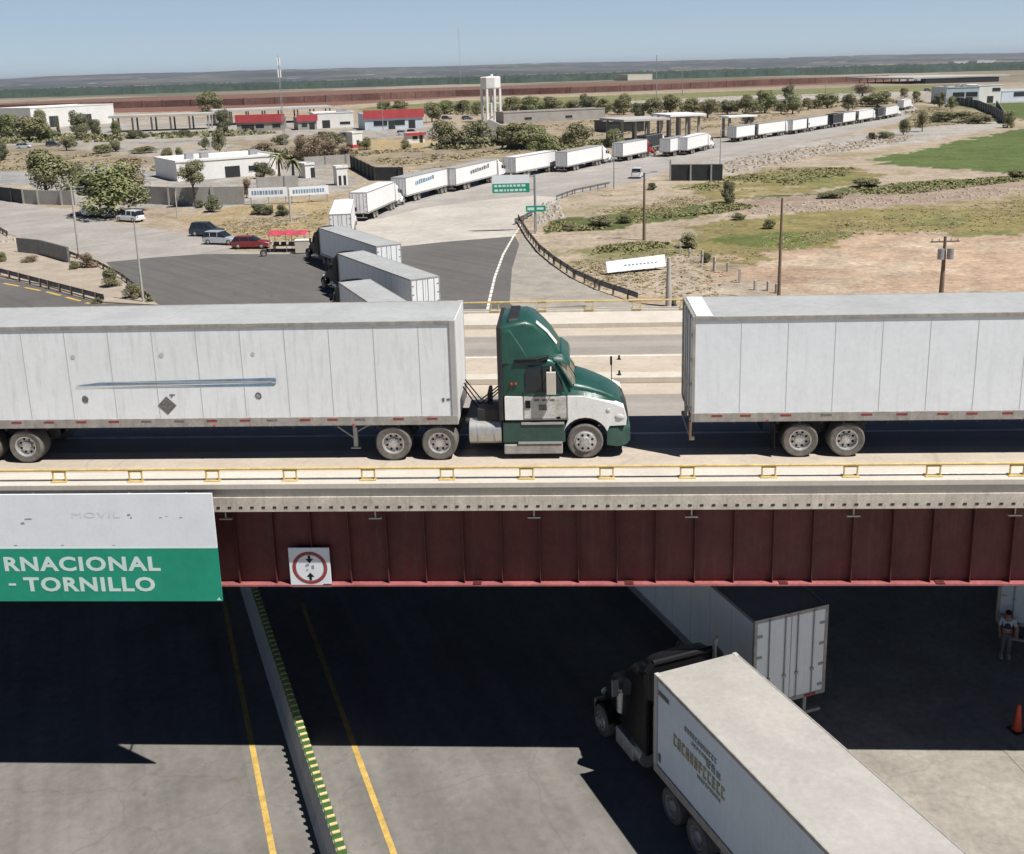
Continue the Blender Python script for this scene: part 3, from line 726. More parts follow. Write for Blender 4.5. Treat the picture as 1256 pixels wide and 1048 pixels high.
def tractor(root, c, paint, lower=None, far=False, sleeper=True, hwb=1.28, dark=False, cg=None):
    """generic conventional tractor, trailer nose at x=c"""
    lower = lower or paint
    n_before = set(o.name for o in C.objects)
    b = MB(); b.box(c-2.9, c+5.6, -.45, -.33, .75, 1.0); b.box(c-2.9, c+5.6, .33, .45, .75, 1.0)
    b.box(c-2.7, c-.6, -.5, .5, 1.0, 1.06)
    b.build('chassis', M['dark'], root)
    for x in (c-2.2, c-.9): axle(root, x, far, True)
    axle(root, c+4.4, far, False, deep=False)
    cb = c+.75; ce = c+(3.2 if sleeper else 2.5)
    b = MB(); b.loft([rring(cb, 1.15, 1.1, 1.1, 3.35, .18), rring(cb+.2, 1.2, 1.15, 1.05, 3.5, .2), rring(ce-.9, 1.18, 1.1, 1.05, 3.3, .25), rring(ce-.35, 1.12, 1.0, 1.05, 2.95, .25), rring(ce-.02, 1.08, 1.0, 1.05, 2.1, .2)])
    b.build('cab', paint, root, smooth=True)
    if sleeper:
        b = MB(); b.loft([rring(cb+.05, 1.1, 1.0, 3.3, 4.0, .25), rring(cb+.5, 1.08, .95, 3.3, 3.98, .3), rring(cb+1.3, .95, .7, 3.25, 3.55, .25), rring(cb+1.7, .8, .5, 3.1, 3.25, .1)])
        b.build('roof_fairing', paint, root, smooth=True)
    b = MB(); b.loft([rring(ce-.3, 1.06, .95, 1.2, 2.12, .25), rring(ce+.6, 1.0, .85, 1.15, 2.02, .28), rring(ce+1.6, .95, .75, 1.05, 1.85, .3), rring(ce+1.95, .85, .68, 1.0, 1.65, .25)])
    b.build('hood', paint, root, smooth=True)
    b = MB(); b.add([(ce-.36, -.92, 2.87), (ce-.36, .92, 2.87), (ce+.03, .95, 2.14), (ce+.03, -.95, 2.14)], [(0, 1, 2, 3)])
    b.build('windshield', M['glass'], root)
    for s in (-1, 1):
        b = MB(); y = s*1.185; b.add([(ce-1.25, y, 2.2), (ce-.35, s*1.14, 2.15), (ce-.55, s*1.1, 2.8), (ce-1.25, s*1.15, 2.85)], [(0, 1, 2, 3)])
        b.build('side_window', M['glass'], root)
        b = MB(); b.cyl((c+1.1, s*.92, .72), (c+2.1, s*.92, .72), .32, n=16); b.build('fuel_tank', M['alu'], root, smooth=True)
        b = MB(); pts = []
        for i in range(9):
            a_ = math.pi*i/8; pts.append((c+4.4+.66*math.cos(a_), .55+.66*math.sin(a_)))
        for i in range(8, -1, -1):
            a_ = math.pi*i/8; pts.append((c+4.4+.60*math.cos(a_), .55+.60*math.sin(a_)))
        b.prof(pts, min(s*.8, s*1.24), max(s*.8, s*1.24)); b.build('fender', lower, root)
        b = MB(); b.sph((ce+1.9, s*.86, 1.15), .13, 8, 6, sc=(.5, 1, 1)); b.build('headlight', M['lamp'], root, smooth=True)
        b = MB(); b.box(ce-.25, ce-.15, s*1.3-.1, s*1.3+.1, 2.0, 2.55); b.tube([(ce-.2, s*1.1, 2.55), (ce-.2, s*1.3, 2.5)], .02); b.tube([(ce-.2, s*1.1, 2.05), (ce-.2, s*1.3, 2.1)], .02)
        b.build('mirror', M['black'] if not dark else M['galv'], root)
        b = MB(); hh = 4.1 if dark else 3.5
        if dark and s > 0: hh = 2.6
        b.cyl((cb-.15, s*.95, 1.2), (cb-.15, s*.95, hh), .07, n=10); b.tube([(cb-.15, s*.95, hh), (cb-.3, s*.95, hh+.3)], .065)
        b.build('exhaust_stack', M['galv'], root, smooth=True)
        b = MB(); b.box(ce-1.1, ce-.2, min(s*.95, s*1.2), max(s*.95, s*1.2), .45, .52); b.box(ce-1.0, ce-.3, min(s*.95, s*1.15), max(s*.95, s*1.15), .8, .86); b.build('step', M['galv'], root)
    b = MB(); b.box(ce+1.95, ce+2.2, -1.15, 1.15, .45, .85); b.build('bumper', M['alu'], root, bevel=.04)
    b = MB(); b.box(ce+1.93, ce+2.0, -.55, .55, .95, 1.62); b.build('grille', M['galv'], root, bevel=.03)
    if dark:                                   # short bonnet: everything ahead of the nose drawn back, chrome extras
        for o in [x for x in C.objects if x.name not in n_before and x.parent == root]:
            if o.type == 'MESH' and not o.name.startswith('wheel'):
                for v in o.data.vertices:
                    if v.co.x > c+.4: v.co.x = c+.4+(v.co.x-c-.4)*.74
            elif o.location.x > c+.4: o.location.x = c+.4+(o.location.x-c-.4)*.74
        for s in (-1, 1):
            MB().cyl((c+2.45, s*1.0, 1.35), (c+2.45, s*1.0, 2.15), .17, n=14).build('air_cleaner', M['rim'], root, smooth=True)
            MB().box(c+1.3, c+2.4, min(s*.98, s*1.26), max(s*.98, s*1.26), .42, .95).build('battery_box', M['rim'], root, bevel=.04)

def place_truck(name, rear, ang, label, group, far=True, L=15.2, side=None, paint=None, roofm=None, has_tractor=True, sleeper=True, **kw):
    """rear: ground point under the middle of the rear doors; ang: heading angle (world, from +X)"""
    root = empty(name, (rear[0], rear[1], 0), ang, label, 'semi truck' if has_tractor else 'trailer', group)
    trailer(root, L, far, side, roofm, **kw)
    if has_tractor: tractor(root, L, paint or M['cabwhite'], far=far, sleeper=sleeper, dark=kw.get('near_detail', False))
    return root

# --- truck on the bridge: white trailer and green tractor
def deck_truck():
    zc = ZD; tc = 27.87+1.3
    root = empty('semi_truck', Dk(-3.0-16.15, tc, zc), YAW, 'white box trailer with faded blue stripes behind a green and white tractor on the bridge', 'semi truck')
    L = 16.03
    trailer(root, L, False, M['white'], M['roof'], 1.25, near_detail=True, wheels=(2.18, 3.43), x0=0, gear=True)
    # faded stripe, roundels, placard
    y = -1.3+.022
    def loc(s): return s+19.15
    b = MB(); b.add([(loc(-14.0), y, 2.33), (loc(-8.2), y, 2.39), (loc(-8.22), y, 2.50), (loc(-13.3), y, 2.42)], [(0, 1, 2, 3)])
    b.add([(loc(-14.0), y, 2.26), (loc(-8.28), y, 2.27), (loc(-8.2), y, 2.345), (loc(-12), y, 2.30)], [(0, 1, 2, 3)])
    b.build('blue_stripe', M['bluestripe'], root)
    b = MB(); b.add([(loc(-13.4), y-.002, 2.415), (loc(-8.3), y-.002, 2.375), (loc(-8.3), y-.002, 2.40), (loc(-12.4), y-.002, 2.43)], [(0, 1, 2, 3)])
    b.add([(loc(-14.0), y-.002, 2.26), (loc(-10.2), y-.002, 2.27), (loc(-11), y-.002, 2.29), (loc(-14), y-.002, 2.275)], [(0, 1, 2, 3)])
    b.build('stripe_dark_edge', M['seam'], root)
    def spot(s, z, r, m_, nm):
        b = MB(); n = 14; rr = random.Random(int(s*31+z*7))
        b.add([(loc(s)+r*rr.uniform(.75, 1.1)*math.cos(6.283*i/n), y-.002, z+r*rr.uniform(.75, 1.1)*math.sin(6.283*i/n)) for i in range(n)], [tuple(range(n))]); b.build(nm, m_, root)
    for s, z, r in ((-13.95, 3.18, .07), (-11.4, 3.2, .07), (-8.8, 3.2, .06)): spot(s, z, r, M['seam'], 'round_mark')
    for s, z, r in ((-13.75, 1.93, .11), (-8.75, 1.98, .10)): spot(s, z, r, M['patch'], 'round_mark')
    spot(-8.75, 1.98, .055, M['white'], 'round_mark_centre')
    b = MB(); cx = loc(-11.4); b.add([(cx-.27, y-.002, 1.72), (cx, y-.002, 1.45), (cx+.27, y-.002, 1.72), (cx, y-.002, 1.99)], [(0, 1, 2, 3)]); b.build('diamond_placard', M['patch'], root)
    b = MB(); b.box(cx+.10, cx+.26, y-.003, y, 2.02, 2.05); b.box(cx+.14, cx+.18, y-.003, y, 1.96, 2.0); b.box(loc(-3.55), loc(-3.48), y-.003, y, 1.75, 1.85); b.box(loc(-3.42), loc(-3.33), y-.003, y, 1.78, 1.84)
    b.build('small_print', M['patch'], root)
    # tractor --------------------------------------------------
    X = lambda s: s+19.15
    W_ = 1.24
    b = MB(); b.box(X(-5.7), X(1.2), -.45, -.33, .72, 1.0); b.box(X(-5.7), X(1.2), .33, .45, .72, 1.0)
    b.box(X(-2.95), X(-1.95), -.95, .95, 1.0, 1.08); b.box(X(-2.6), X(-2.0), -1.0, -.5, 1.08, 1.42); b.box(X(-5.2), X(-3.4), -.55, .55, 1.0, 1.06)
    b.box(X(-2.35), X(-2.25), -.4, .4, 1.1, 1.7)
    b.build('chassis', M['dark'], root, bevel=.01)
    for s in (-5.0, -3.68): axle(root, X(s), False, True, r=.51)
    for s in (-1, 1): wheel(root, X(.44), s*1.22, s, .51, .30, False, deep=False)
    # upper cab, green
    b = MB()
    b.loft([rring(X(-1.90), 1.16, 1.13, 1.86, 3.78, .12), rring(X(-1.62), 1.2, 1.17, 1.86, 3.8, .12), rring(X(-1.1), W_, 1.17, 1.86, 2.98, .14), rring(X(-.55), W_, 1.16, 1.86, 2.92, .16), rring(X(-.28), W_, 1.10, 1.86, 2.80, .16), rring(X(-.05), 1.2, 1.05, 1.86, 2.4, .12), rring(X(.12), 1.15, 1.0, 1.86, 2.08, .1)])
    b.build('cab', M['green'], root, smooth=True)
    # back wall panel and extender
    b = MB(); b.box(X(-1.98), X(-1.84), -1.24, 1.24, 1.15, 3.86); b.build('side_extender', M['dark'], root, bevel=.03)
    # roof fairing
    b = MB()
    sec = [(-1.86, 1.2, 1.14, 2.8, 3.86), (-1.5, 1.2, 1.1, 2.8, 3.94), (-1.2, 1.18, 1.02, 2.8, 3.97), (-.98, 1.16, .98, 2.8, 3.90), (-.72, 1.12, .92, 2.8, 3.66), (-.5, 1.08, .88, 2.8, 3.42), (-.32, 1.03, .84, 2.8, 3.14), (-.2, .98, .8, 2.8, 2.95)]
    b.loft([rring(X(s), a, c_, z0, z1, .16, .02, 4) for s, a, c_, z0, z1 in sec]); b.build('roof_fairing', M['green'], root, smooth=True)
    b = MB(); b.loft([rring(X(s), a, c_, z0, z1, .1, .0, 3) for s, a, c_, z0, z1 in [(-1.66, .95, .9, 3.80, 4.0), (-1.38, .9, .85, 3.80, 4.02)]])
    b.build('fairing_vent', M['dark'], root, bevel=.02)
    b = MB(); b.loft([rring(X(s), a, c_, z0, z1, .06, 0, 3) for s, a, c_, z0, z1 in [(-1.5, 1.255, 1.22, 2.83, 2.95), (-.9, 1.255, 1.2, 2.85, 2.95), (-.55, 1.2, 1.1, 2.93, 3.0)]]); b.build('fairing_gap', M['black'], root)
    # glassy strip on fairing front
    b = MB()
    for a0, a1 in (((-.93, 3.86), (-.60, 3.55)), ((-.60, 3.55), (-.36, 3.22))):
        b.add([(X(a0[0])+.03, -.80, a0[1]), (X(a1[0])+.03, -.74, a1[1]), (X(a1[0])+.05, -.50, a1[1]+.02), (X(a0[0])+.05, -.55, a0[1]+.02)], [(0, 1, 2, 3)])
    b.build('fairing_sticker', M['lamp'], root)
    # visor
    b = MB(); b.loft([rring(X(s), a, c_, z0, z1, .05, .02, 3) for s, a, c_, z0, z1 in [(-.42, 1.1, 1.0, 2.84, 2.98), (-.2, 1.08, .98, 2.78, 3.0), (-.02, 1.02, .95, 2.70, 2.86), (.04, .98, .92, 2.66, 2.76)]])
    b.build('sun_visor', M['green'], root, smooth=True)
    # windshield
    b = MB(); b.add([(X(-.27), -1.0, 2.80), (X(-.27), 1.0, 2.80), (X(.18), 1.03, 2.17), (X(.18), -1.03, 2.17)], [(0, 1, 2, 3)])
    b.add([(X(-.29), -1.07, 2.78), (X(-.27), -1.0, 2.80), (X(.18), -1.03, 2.17), (X(.05), -1.16, 2.15)], [(0, 1, 2, 3)])
    b.build('windshield', M['glasslit'], root)
    for s in (-1, 1):
        b = MB(); b.tube([(X(-.33), s*1.12, 2.82), (X(.10), s*1.18, 2.12)], .035); b.build('pillar', M['green'], root)
        y = s*(W_+.006)
        b = MB(); b.add([(X(-1.2), y, 1.98), (X(-.12), y, 1.98), (X(-.18), y, 2.25), (X(-.42), s*1.19, 2.72), (X(-1.12), s*1.205, 2.74), (X(-1.2), y, 2.6)], [(0, 1, 2, 3, 4, 5)])
        b.build('side_window', M['glass'], root)
        b = MB(); b.box(X(-.75), X(-.72), y-.008, y+.008, 1.98, 2.72); b.build('window_divider', M['black'], root)
        # mirror: tall, cream back
        b = MB(); yy = s*1.45; b.box(X(-.62), X(-.36), yy-.05, yy+.05, 1.98, 2.62); b.tube([(X(-.5), s*1.2, 2.70), (X(-.5), yy, 2.62)], .02); b.tube([(X(-.5), s*1.2, 1.9), (X(-.5), yy, 1.98)], .02)
        b.build('mirror', M['bcream'], root, bevel=.04)
        # lower white cab
        b = MB(); b.box(X(-1.80), X(-.02), min(s*.9, s*W_), max(s*.9, s*W_), 1.16, 1.86); b.build('door_lower', M['cabdirt'], root, bevel=.02)
        b = MB(); b.box(X(-1.80), X(-1.30), min(s*(W_), s*(W_+.012)), max(s*(W_), s*(W_+.012)), 1.18, 1.85); b.build('sleeper_panel', M['cabwhite'], root)
        b = MB()
        for xx in (-1.27, -.06): b.box(X(xx)-.008, X(xx)+.008, min(s*(W_-.01), s*(W_+.008)), max(s*(W_-.01), s*(W_+.008)), 1.2, 2.0)
        b.box(X(-1.27), X(-.06), min(s*(W_-.01), s*(W_+.008)), max(s*(W_-.01), s*(W_+.008)), 1.19, 1.205); b.build('door_gap', M['dark'], root)
        for xx in (-1.62, -1.5): MB().box(X(xx), X(xx)+.05, min(s*1.2, s*1.262), max(s*1.2, s*1.262), 2.2, 2.25).build('marker_lamp', M['orange'], root)
        b = MB(); b.box(X(-1.22), X(-1.08), min(s*W_, s*(W_+.02)), max(s*W_, s*(W_+.02)), 1.52, 1.74); b.box(X(-.35), X(-.25), min(s*W_, s*(W_+.015)), max(s*W_, s*(W_+.015)), 1.2, 1.26); b.build('door_handle', M['black'], root)
        b = MB()
        for k in range(3): b.box(X(-.98+k*.22), X(-.84+k*.22), min(s*W_, s*(W_+.004)), max(s*W_, s*(W_+.004)), 1.72-.0, 1.78)
        b.box(X(-.85), X(-.62), min(s*W_, s*(W_+.004)), max(s*W_, s*(W_+.004)), 1.45, 1.62)
        b.build('door_lettering', M['patch'], root)
        # side skirt and step
        b = MB(); b.box(X(-1.88), X(-.12), min(s*.75, s*1.22), max(s*.75, s*1.22), .48, 1.12); b.build('side_skirt', M['greendk'], root, bevel=.04)
        b = MB(); b.box(X(-1.85), X(-.20), min(s*.8, s*1.26), max(s*.8, s*1.26), .16, .44); b.build('step_box', M['dirtyalu'], root, bevel=.03)
        b = MB(); b.box(X(-1.45), X(-.2), min(s*1.2, s*1.28), max(s*1.2, s*1.28), .46, .52); b.box(X(-1.35), X(-.15), min(s*1.18, s*1.25), max(s*1.18, s*1.25), 1.03, 1.10); b.build('step', M['alu'], root, bevel=.008)
        b = MB(); b.cyl((X(-2.83), s*.86, .74), (X(-1.92), s*.86, .74), .36, n=24); b.build('fuel_tank', M['alu'], root, smooth=True)
        b = MB(); 
        for xx in (-2.62, -2.15): b.cyl((X(xx), s*.86, .74), (X(xx)+.05, s*.86, .74), .367, n=24)
        b.build('tank_strap', M['galv'], root, smooth=True)
        # white fender with wheel arch
        pts = [(X(-.04), 1.16), (X(-.04), 1.86), (X(.4), 1.84), (X(.9), 1.72), (X(1.3), 1.60), (X(1.52), 1.50), (X(1.6), 1.2), (X(1.58), .98), (X(1.12), .96)]
        for i in range(0, 11):
            a_ = math.radians(22+136*i/10); pts.append((X(.44)+.66*math.cos(a_), .55+.66*math.sin(a_)))
        b = MB(); b.prof(pts, min(s*.86, s*1.22), max(s*.86, s*1.22)); b.build('fender', M['cabwhite'], root, bevel=.04)
        b = MB(); pts = []
        for i in range(13):
            a_ = math.radians(-5+190*i/12); pts.append((X(.44)+.66*math.cos(a_), .55+.66*math.sin(a_)))
        for i in range(12, -1, -1):
            a_ = math.radians(-5+190*i/12); pts.append((X(.44)+.60*math.cos(a_), .55+.60*math.sin(a_)))
        b.prof(pts, min(s*.8, s*1.20), max(s*.8, s*1.20)); b.build('wheel_arch', M['black'], root)
        b = MB(); b.sph((X(1.40), s*1.17, 1.22), .15, 10, 7, sc=(1.2, .6, .8)); b.sph((X(1.08), s*1.21, 1.42), .08, 8, 6, sc=(1, .4, 1)); b.build('headlight', M['seam'], root, smooth=True)
        if s > 0:
            b = MB(); b.box(X(1.23), X(1.29), .94, 1.06, 2.12, 2.36); b.tube([(X(1.27), 1.0, 1.6), (X(1.27), 1.0, 2.2)], .012); b.build('hood_mirror', M['black'], root)
            b = MB(); b.box(X(.0), X(.04), -.9, .9, 2.16, 2.2); b.tube([(X(.2), -.5, 2.2), (X(-.05), -.15, 2.52)], .012); b.tube([(X(.2), .4, 2.2), (X(-.05), .75, 2.52)], .012); b.build('wiper', M['black'], root)

    text('hood_lettering', 'LDT', .32, .085, M['letter'], root, (X(.42), -1.215, 1.845), (math.pi/2-.25, 0, 0), .02)
    # hood, green
    b = MB(); b.loft([rring(X(s), a, c_, z0, z1, r, .05, 6) for s, a, c_, z0, z1, r in [(-.08, 1.22, 1.06, 1.84, 2.10, .22), (.14, 1.2, 1.0, 1.83, 2.17, .2), (.5, 1.18, .94, 1.80, 2.06, .18), (.9, 1.14, .86, 1.70, 1.90, .16), (1.2, 1.08, .82, 1.58, 1.75, .14), (1.42, 1.0, .78, 1.45, 1.60, .12), (1.56, .92, .68, 1.3, 1.44, .12)]])
    b.build('hood', M['green'], root, smooth=True)
    b = MB(); b.loft([rring(X(s), a, c_, z0, z1, .1, 0, 3) for s, a, c_, z0, z1 in [(1.3, .86, .7, .9, 1.7), (1.55, .84, .66, .85, 1.5), (1.66, .8, .62, .8, 1.2)]]); b.build('grille', M['dark'], root, smooth=True)
    b = MB(); b.loft([rring(X(s), a, c_, z0, z1, .12, 0, 4) for s, a, c_, z0, z1 in [(1.05, 1.22, 1.2, .40, .97), (1.35, 1.22, 1.2, .36, .97), (1.6, 1.1, 1.08, .38, .9), (1.72, .85, .8, .42, .82)]]); b.build('bumper', M['greendk'], root, smooth=True)
    b = MB()
    for s in (-.35, 0, .35): b.tube([(X(-3.05), s, 1.9), (X(-2.6), s*1.3, 1.25), (X(-2.0), s, 1.75)], .02)
    b.build('air_hoses', M['black'], root)
    return root
deck_truck()
# --- second trailer on the bridge
def deck_trailer():
    root = empty('semi_trailer', Dk(3.43, 27.87+1.3, ZD), YAW, 'plain white box trailer with rusty lower rail at the right end of the bridge', 'trailer')
    trailer(root, 16.15, False, M['white2'], M['roof'], 1.26, near_detail=True, wheels=(2.97, 4.25))
    b = MB(); b.box(.05, .5, -1.24, 1.24, 4.083, 4.09); b.build('roof_patch', M['white2'], root)
    b = MB(); b.box(-.10, -.04, -1.3, -1.18, .55, 1.08); b.build('bumper_post', M['rust'], root)
deck_trailer()

# --- trucks on the lower road, under and in front of the bridge
def lower_truck():
    aa = -.3738; hd = math.pi/2-aa     # heading forward (-sin.., cos) : angle
    fx, fy = 3.6118, 25.3801
    fw = Vector((math.sin(aa), math.cos(aa), 0)); rt = Vector((math.cos(aa), -math.sin(aa), 0))
    ang = math.atan2(fw.y, fw.x)
    nose = Vector((fx, fy, 0))+rt*1.3; L = 16.15; rear = nose-fw*L
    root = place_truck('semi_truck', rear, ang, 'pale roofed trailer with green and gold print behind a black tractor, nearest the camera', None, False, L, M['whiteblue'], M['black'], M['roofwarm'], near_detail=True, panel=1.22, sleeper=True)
    for c_ in [o for o in C.objects if o.parent == root]:
        if c_.name.startswith('seam'): bpy.data.objects.remove(c_)
    # the printed logo on the left side (+y)
    y = 1.3-.018; rr = random.Random(4)
    def glyph(b, x0, x1, z0, z1, n):   # illegible letter-like strokes, running front to back
        st = (x1-x0)/n
        for i in range(n):
            a = x0+i*st; k = rr.random(); wd = st*.26; e = a+st*.9
            b.box(e-wd, e, y, y+.004, z0, z1)
            if k < .7: b.box(a+st*.2, e, y, y+.005, z1-(z1-z0)*.22, z1)
            if k > .3: b.box(a+st*.25, e, y, y+.006, z0+(z1-z0)*.4, z0+(z1-z0)*.6)
            if k > .5: b.box(a+st*.2, a+st*.45, y, y+.007, z0, z1)
            if k < .4: b.box(a+st*.2, e, y, y+.005, z0, z0+(z1-z0)*.2)
    b = MB(); glyph(b, L-3.5, L-1.0, 2.52, 2.86, 12); b.build('gold_print', M['goldtext'], root)
    b = MB(); glyph(b, L-3.1, L-1.55, 3.30, 3.44, 12); glyph(b, L-3.0, L-1.9, 3.10, 3.20, 9); glyph(b, L-3.3, L-2.6, 2.96, 3.14, 3); glyph(b, L-3.3, L-2.2, 2.34, 2.44, 11)
    b.build('green_print', M['greentext'], root)
    b = MB(); b.box(L-.75, L-.2, y, y+.004, 3.55, 3.68); b.box(L-.35, L-.22, y, y+.004, 1.5, 1.75); b.build('small_print', M['patch'], root)
    # headache rack of the tractor: tall rounded black frame
    b = MB(); x = L+.62; b.tube([(x, -1.15, 1.1), (x, -1.2, 3.7), (x, -1.0, 3.95), (x, 1.0, 3.95), (x, 1.2, 3.7), (x, 1.15, 1.1)], .09)
    b.box(x-.03, x+.03, -1.1, 1.1, 1.1, 3.85); b.build('cab_guard', M['black'], root)
lower_truck()
def under_truck():
    aa = -.343; fw = Vector((math.sin(aa), math.cos(aa), 0)); rt = Vector((math.cos(aa), -math.sin(aa), 0))
    rear = Vector((6.9326, 28.014, 0))+rt*1.3
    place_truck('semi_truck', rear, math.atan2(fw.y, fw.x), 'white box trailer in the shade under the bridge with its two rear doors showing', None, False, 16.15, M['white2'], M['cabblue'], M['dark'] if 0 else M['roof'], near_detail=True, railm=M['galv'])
    fw = Vector((.44, .90, 0)).normalized(); rt = Vector((fw.y, -fw.x, 0))
    rear = P(1221, 762, 1.08)+rt*1.3; rear.z = 0
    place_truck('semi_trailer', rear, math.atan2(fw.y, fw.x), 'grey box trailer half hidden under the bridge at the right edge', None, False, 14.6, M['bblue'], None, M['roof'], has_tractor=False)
under_truck()

# --- queue of trucks
WQ = [('rear_near', None)]
Q = 'trucks queueing on the road to the border crossing'
proto = {}
def far_truck(key, **kw):
    r = place_truck('semi_truck', (0, 0), 0, None, Q, True, **kw); proto[key] = r; return r
def use(key, rear, front, label, wn='semi_truck', flip=False, z=0):
    """rear, front: ground points under the near bottom edge of the trailer; near side = right side (-y) of the truck"""
    a = Vector(rear).to_2d(); b = Vector(front).to_2d(); d = (b-a).normalized(); n = Vector((-d.y, d.x))
    src = proto[key]
    if not src.get('used'): o = src; src['used'] = 1
    else: o = copy_tree(src)
    if 'used' in o and o is not src: del o['used']
    if 'used' in src and o is src: pass
    c = a+n*1.3*(-1 if flip else 1)
    Lp = dict(A=14.9, B=14.9, C=13.7, D=13.7, E=12.5, F=15.8, H=11)[key]; k_ = max(.82, min(1.18, (b-a).length/Lp)) if key != 'F' else 1
    o.location = (c.x, c.y, 0); o.rotation_euler = (0, 0, math.atan2(d.y, d.x)); o.scale = (k_, 1, 1); tag(o, label, 'semi truck', Q)
    return o
far_truck('A', L=14.9, paint=M['cabwhite'], side=M['farwhite'])
far_truck('B', L=14.9, paint=M['cabblue'], side=M['farwhite'], sleeper=False, roofm=M['roof'])
far_truck('C', L=13.7, paint=M['cabwhite'], side=M['farwhite'], sleeper=True, roofm=M['farwhite'])
far_truck('D', L=13.7, paint=M['black'], side=M['farwhite'], sleeper=False, roofm=M['roof'])
far_truck('E', L=12.5, paint=M['cabred'], side=M['farwhite'], sleeper=False, roofm=M['roof'])
far_truck('F', L=15.8, paint=M['black'], side=M['white'], sleeper=True, roofm=M['roof'])
far_truck('H', L=11, paint=M['cabwhite'], side=M['netting'], sleeper=False, roofm=M['dark'])
# three near ones, heading left and away, their left sides in shade (near side is +y => flip)
def roofp(px, py): p = P(px, py, 4.1); return Vector((p.x, p.y, 0))
use('F', roofp(503, 343), roofp(409, 309), 'middle of the three trailers beside the bridge, white doors and dark blue shaded side', flip=True)
use('F', roofp(461, 302), roofp(384, 277), 'farthest of the three trailers beside the bridge, white doors facing right', flip=True)
p3 = roofp(415, 346); d3 = (roofp(409, 309)-roofp(503, 343)).normalized(); d3 = Matrix.Rotation(-.12, 3, 'Z') @ d3
use('F', p3-d3*15.8, p3, 'nearest trailer beside the bridge, only its pale front roof showing over the parapet', flip=True)
w1_, w2_ = roofp(403, 263), roofp(410, 245); dd = (w2_-w1_).normalized()
use('C', w1_, w2_, 'short white trailer at the bend between the two rows of queueing trucks', flip=True)
use('C', P(452, 272), P(486, 256), 'white trailer with grey rear doors facing the pale plaza, first of the long queue')
use('B', P(499, 250), P(550, 236), 'white trailer with blue marks and a blue tractor, second of the long queue')
use('A', P(560, 236), P(613, 222), 'white trailer partly behind the green overhead sign, third of the long queue')
use('C', P(633, 220), P(687, 209), 'white trailer just right of the green overhead sign, fourth of the long queue')
use('A', P(696, 212), P(748, 200), 'white trailer seen above the curved guardrail, fifth of the long queue')
use('E', P(764, 199), P(794, 193), 'short white trailer with a red tractor beside the gate canopy')
use('H', P(793, 188), P(812, 184.5), 'dark sided trailer behind the red tractor at the gate canopies')
use('D', P(822, 193), P(840, 189), 'white box of the truck between the red tractor and the long white trailer')
use('C', P(843, 191), P(884, 180), 'long bright white trailer just right of the grey gate canopies')
use('D', P(903, 175), P(922, 172), 'white truck under the small flat canopy of the queue')
use('A', P(930, 171), P(963, 166), 'white trailer right after the small flat canopy of the queue')
use('D', P(972, 165.5), P(989, 162.5), 'white trailer with a black tractor, middle of the far queue')
use('F', P(991, 162), P(1021, 157), 'white trailer fourth from the far end of the queue')
use('H', P(1022, 157), P(1033, 155), 'dark sided trailer between white ones near the far end of the queue')
use('D', P(1034, 155), P(1049, 152.5), 'white trailer after the dark sided one near the far end of the queue')
use('C', P(1053, 152), P(1077, 147.5), 'white trailer second from the far end of the queue')
use('H', P(1077, 148), P(1085, 146), 'dark box truck before the last white trailer of the queue')
use('A', P(1086, 146.5), P(1102, 143), 'last white trailer at the far end of the queue, beside the green trees')
use('C', P(1108, 136), P(1124, 132), 'lone white box truck beyond the far end of the queue by the lot')
# faded company marks on two of the queueing trailers
for nm, k0, m_ in (('B', 3.2, 'bluestripe'), ('A', 5.0, 'patch')):
    r = proto[nm]; b = MB(); rr = random.Random(ord(nm)); x = k0
    for q in range(9):
        wv = rr.uniform(.35, .8); b.box(x, x+wv, -1.29, -1.275, 2.5+q*.05, 3.0+q*.05+rr.uniform(0, .25)); x += wv+.18
    me = b.build('company_mark', M[m_], r)
    for o in [o for o in C.objects if o.name.startswith('semi_truck') and o is not r and o.get('group') == Q]:
        body = [x for x in C.objects if x.parent == o and x.name.startswith('trailer_body')]
        src = [x for x in C.objects if x.parent == r and x.name.startswith('trailer_body')]
        if nm == 'B' and body and src and body[0].data == src[0].data: c2 = me.copy(); C.objects.link(c2); c2.parent = o

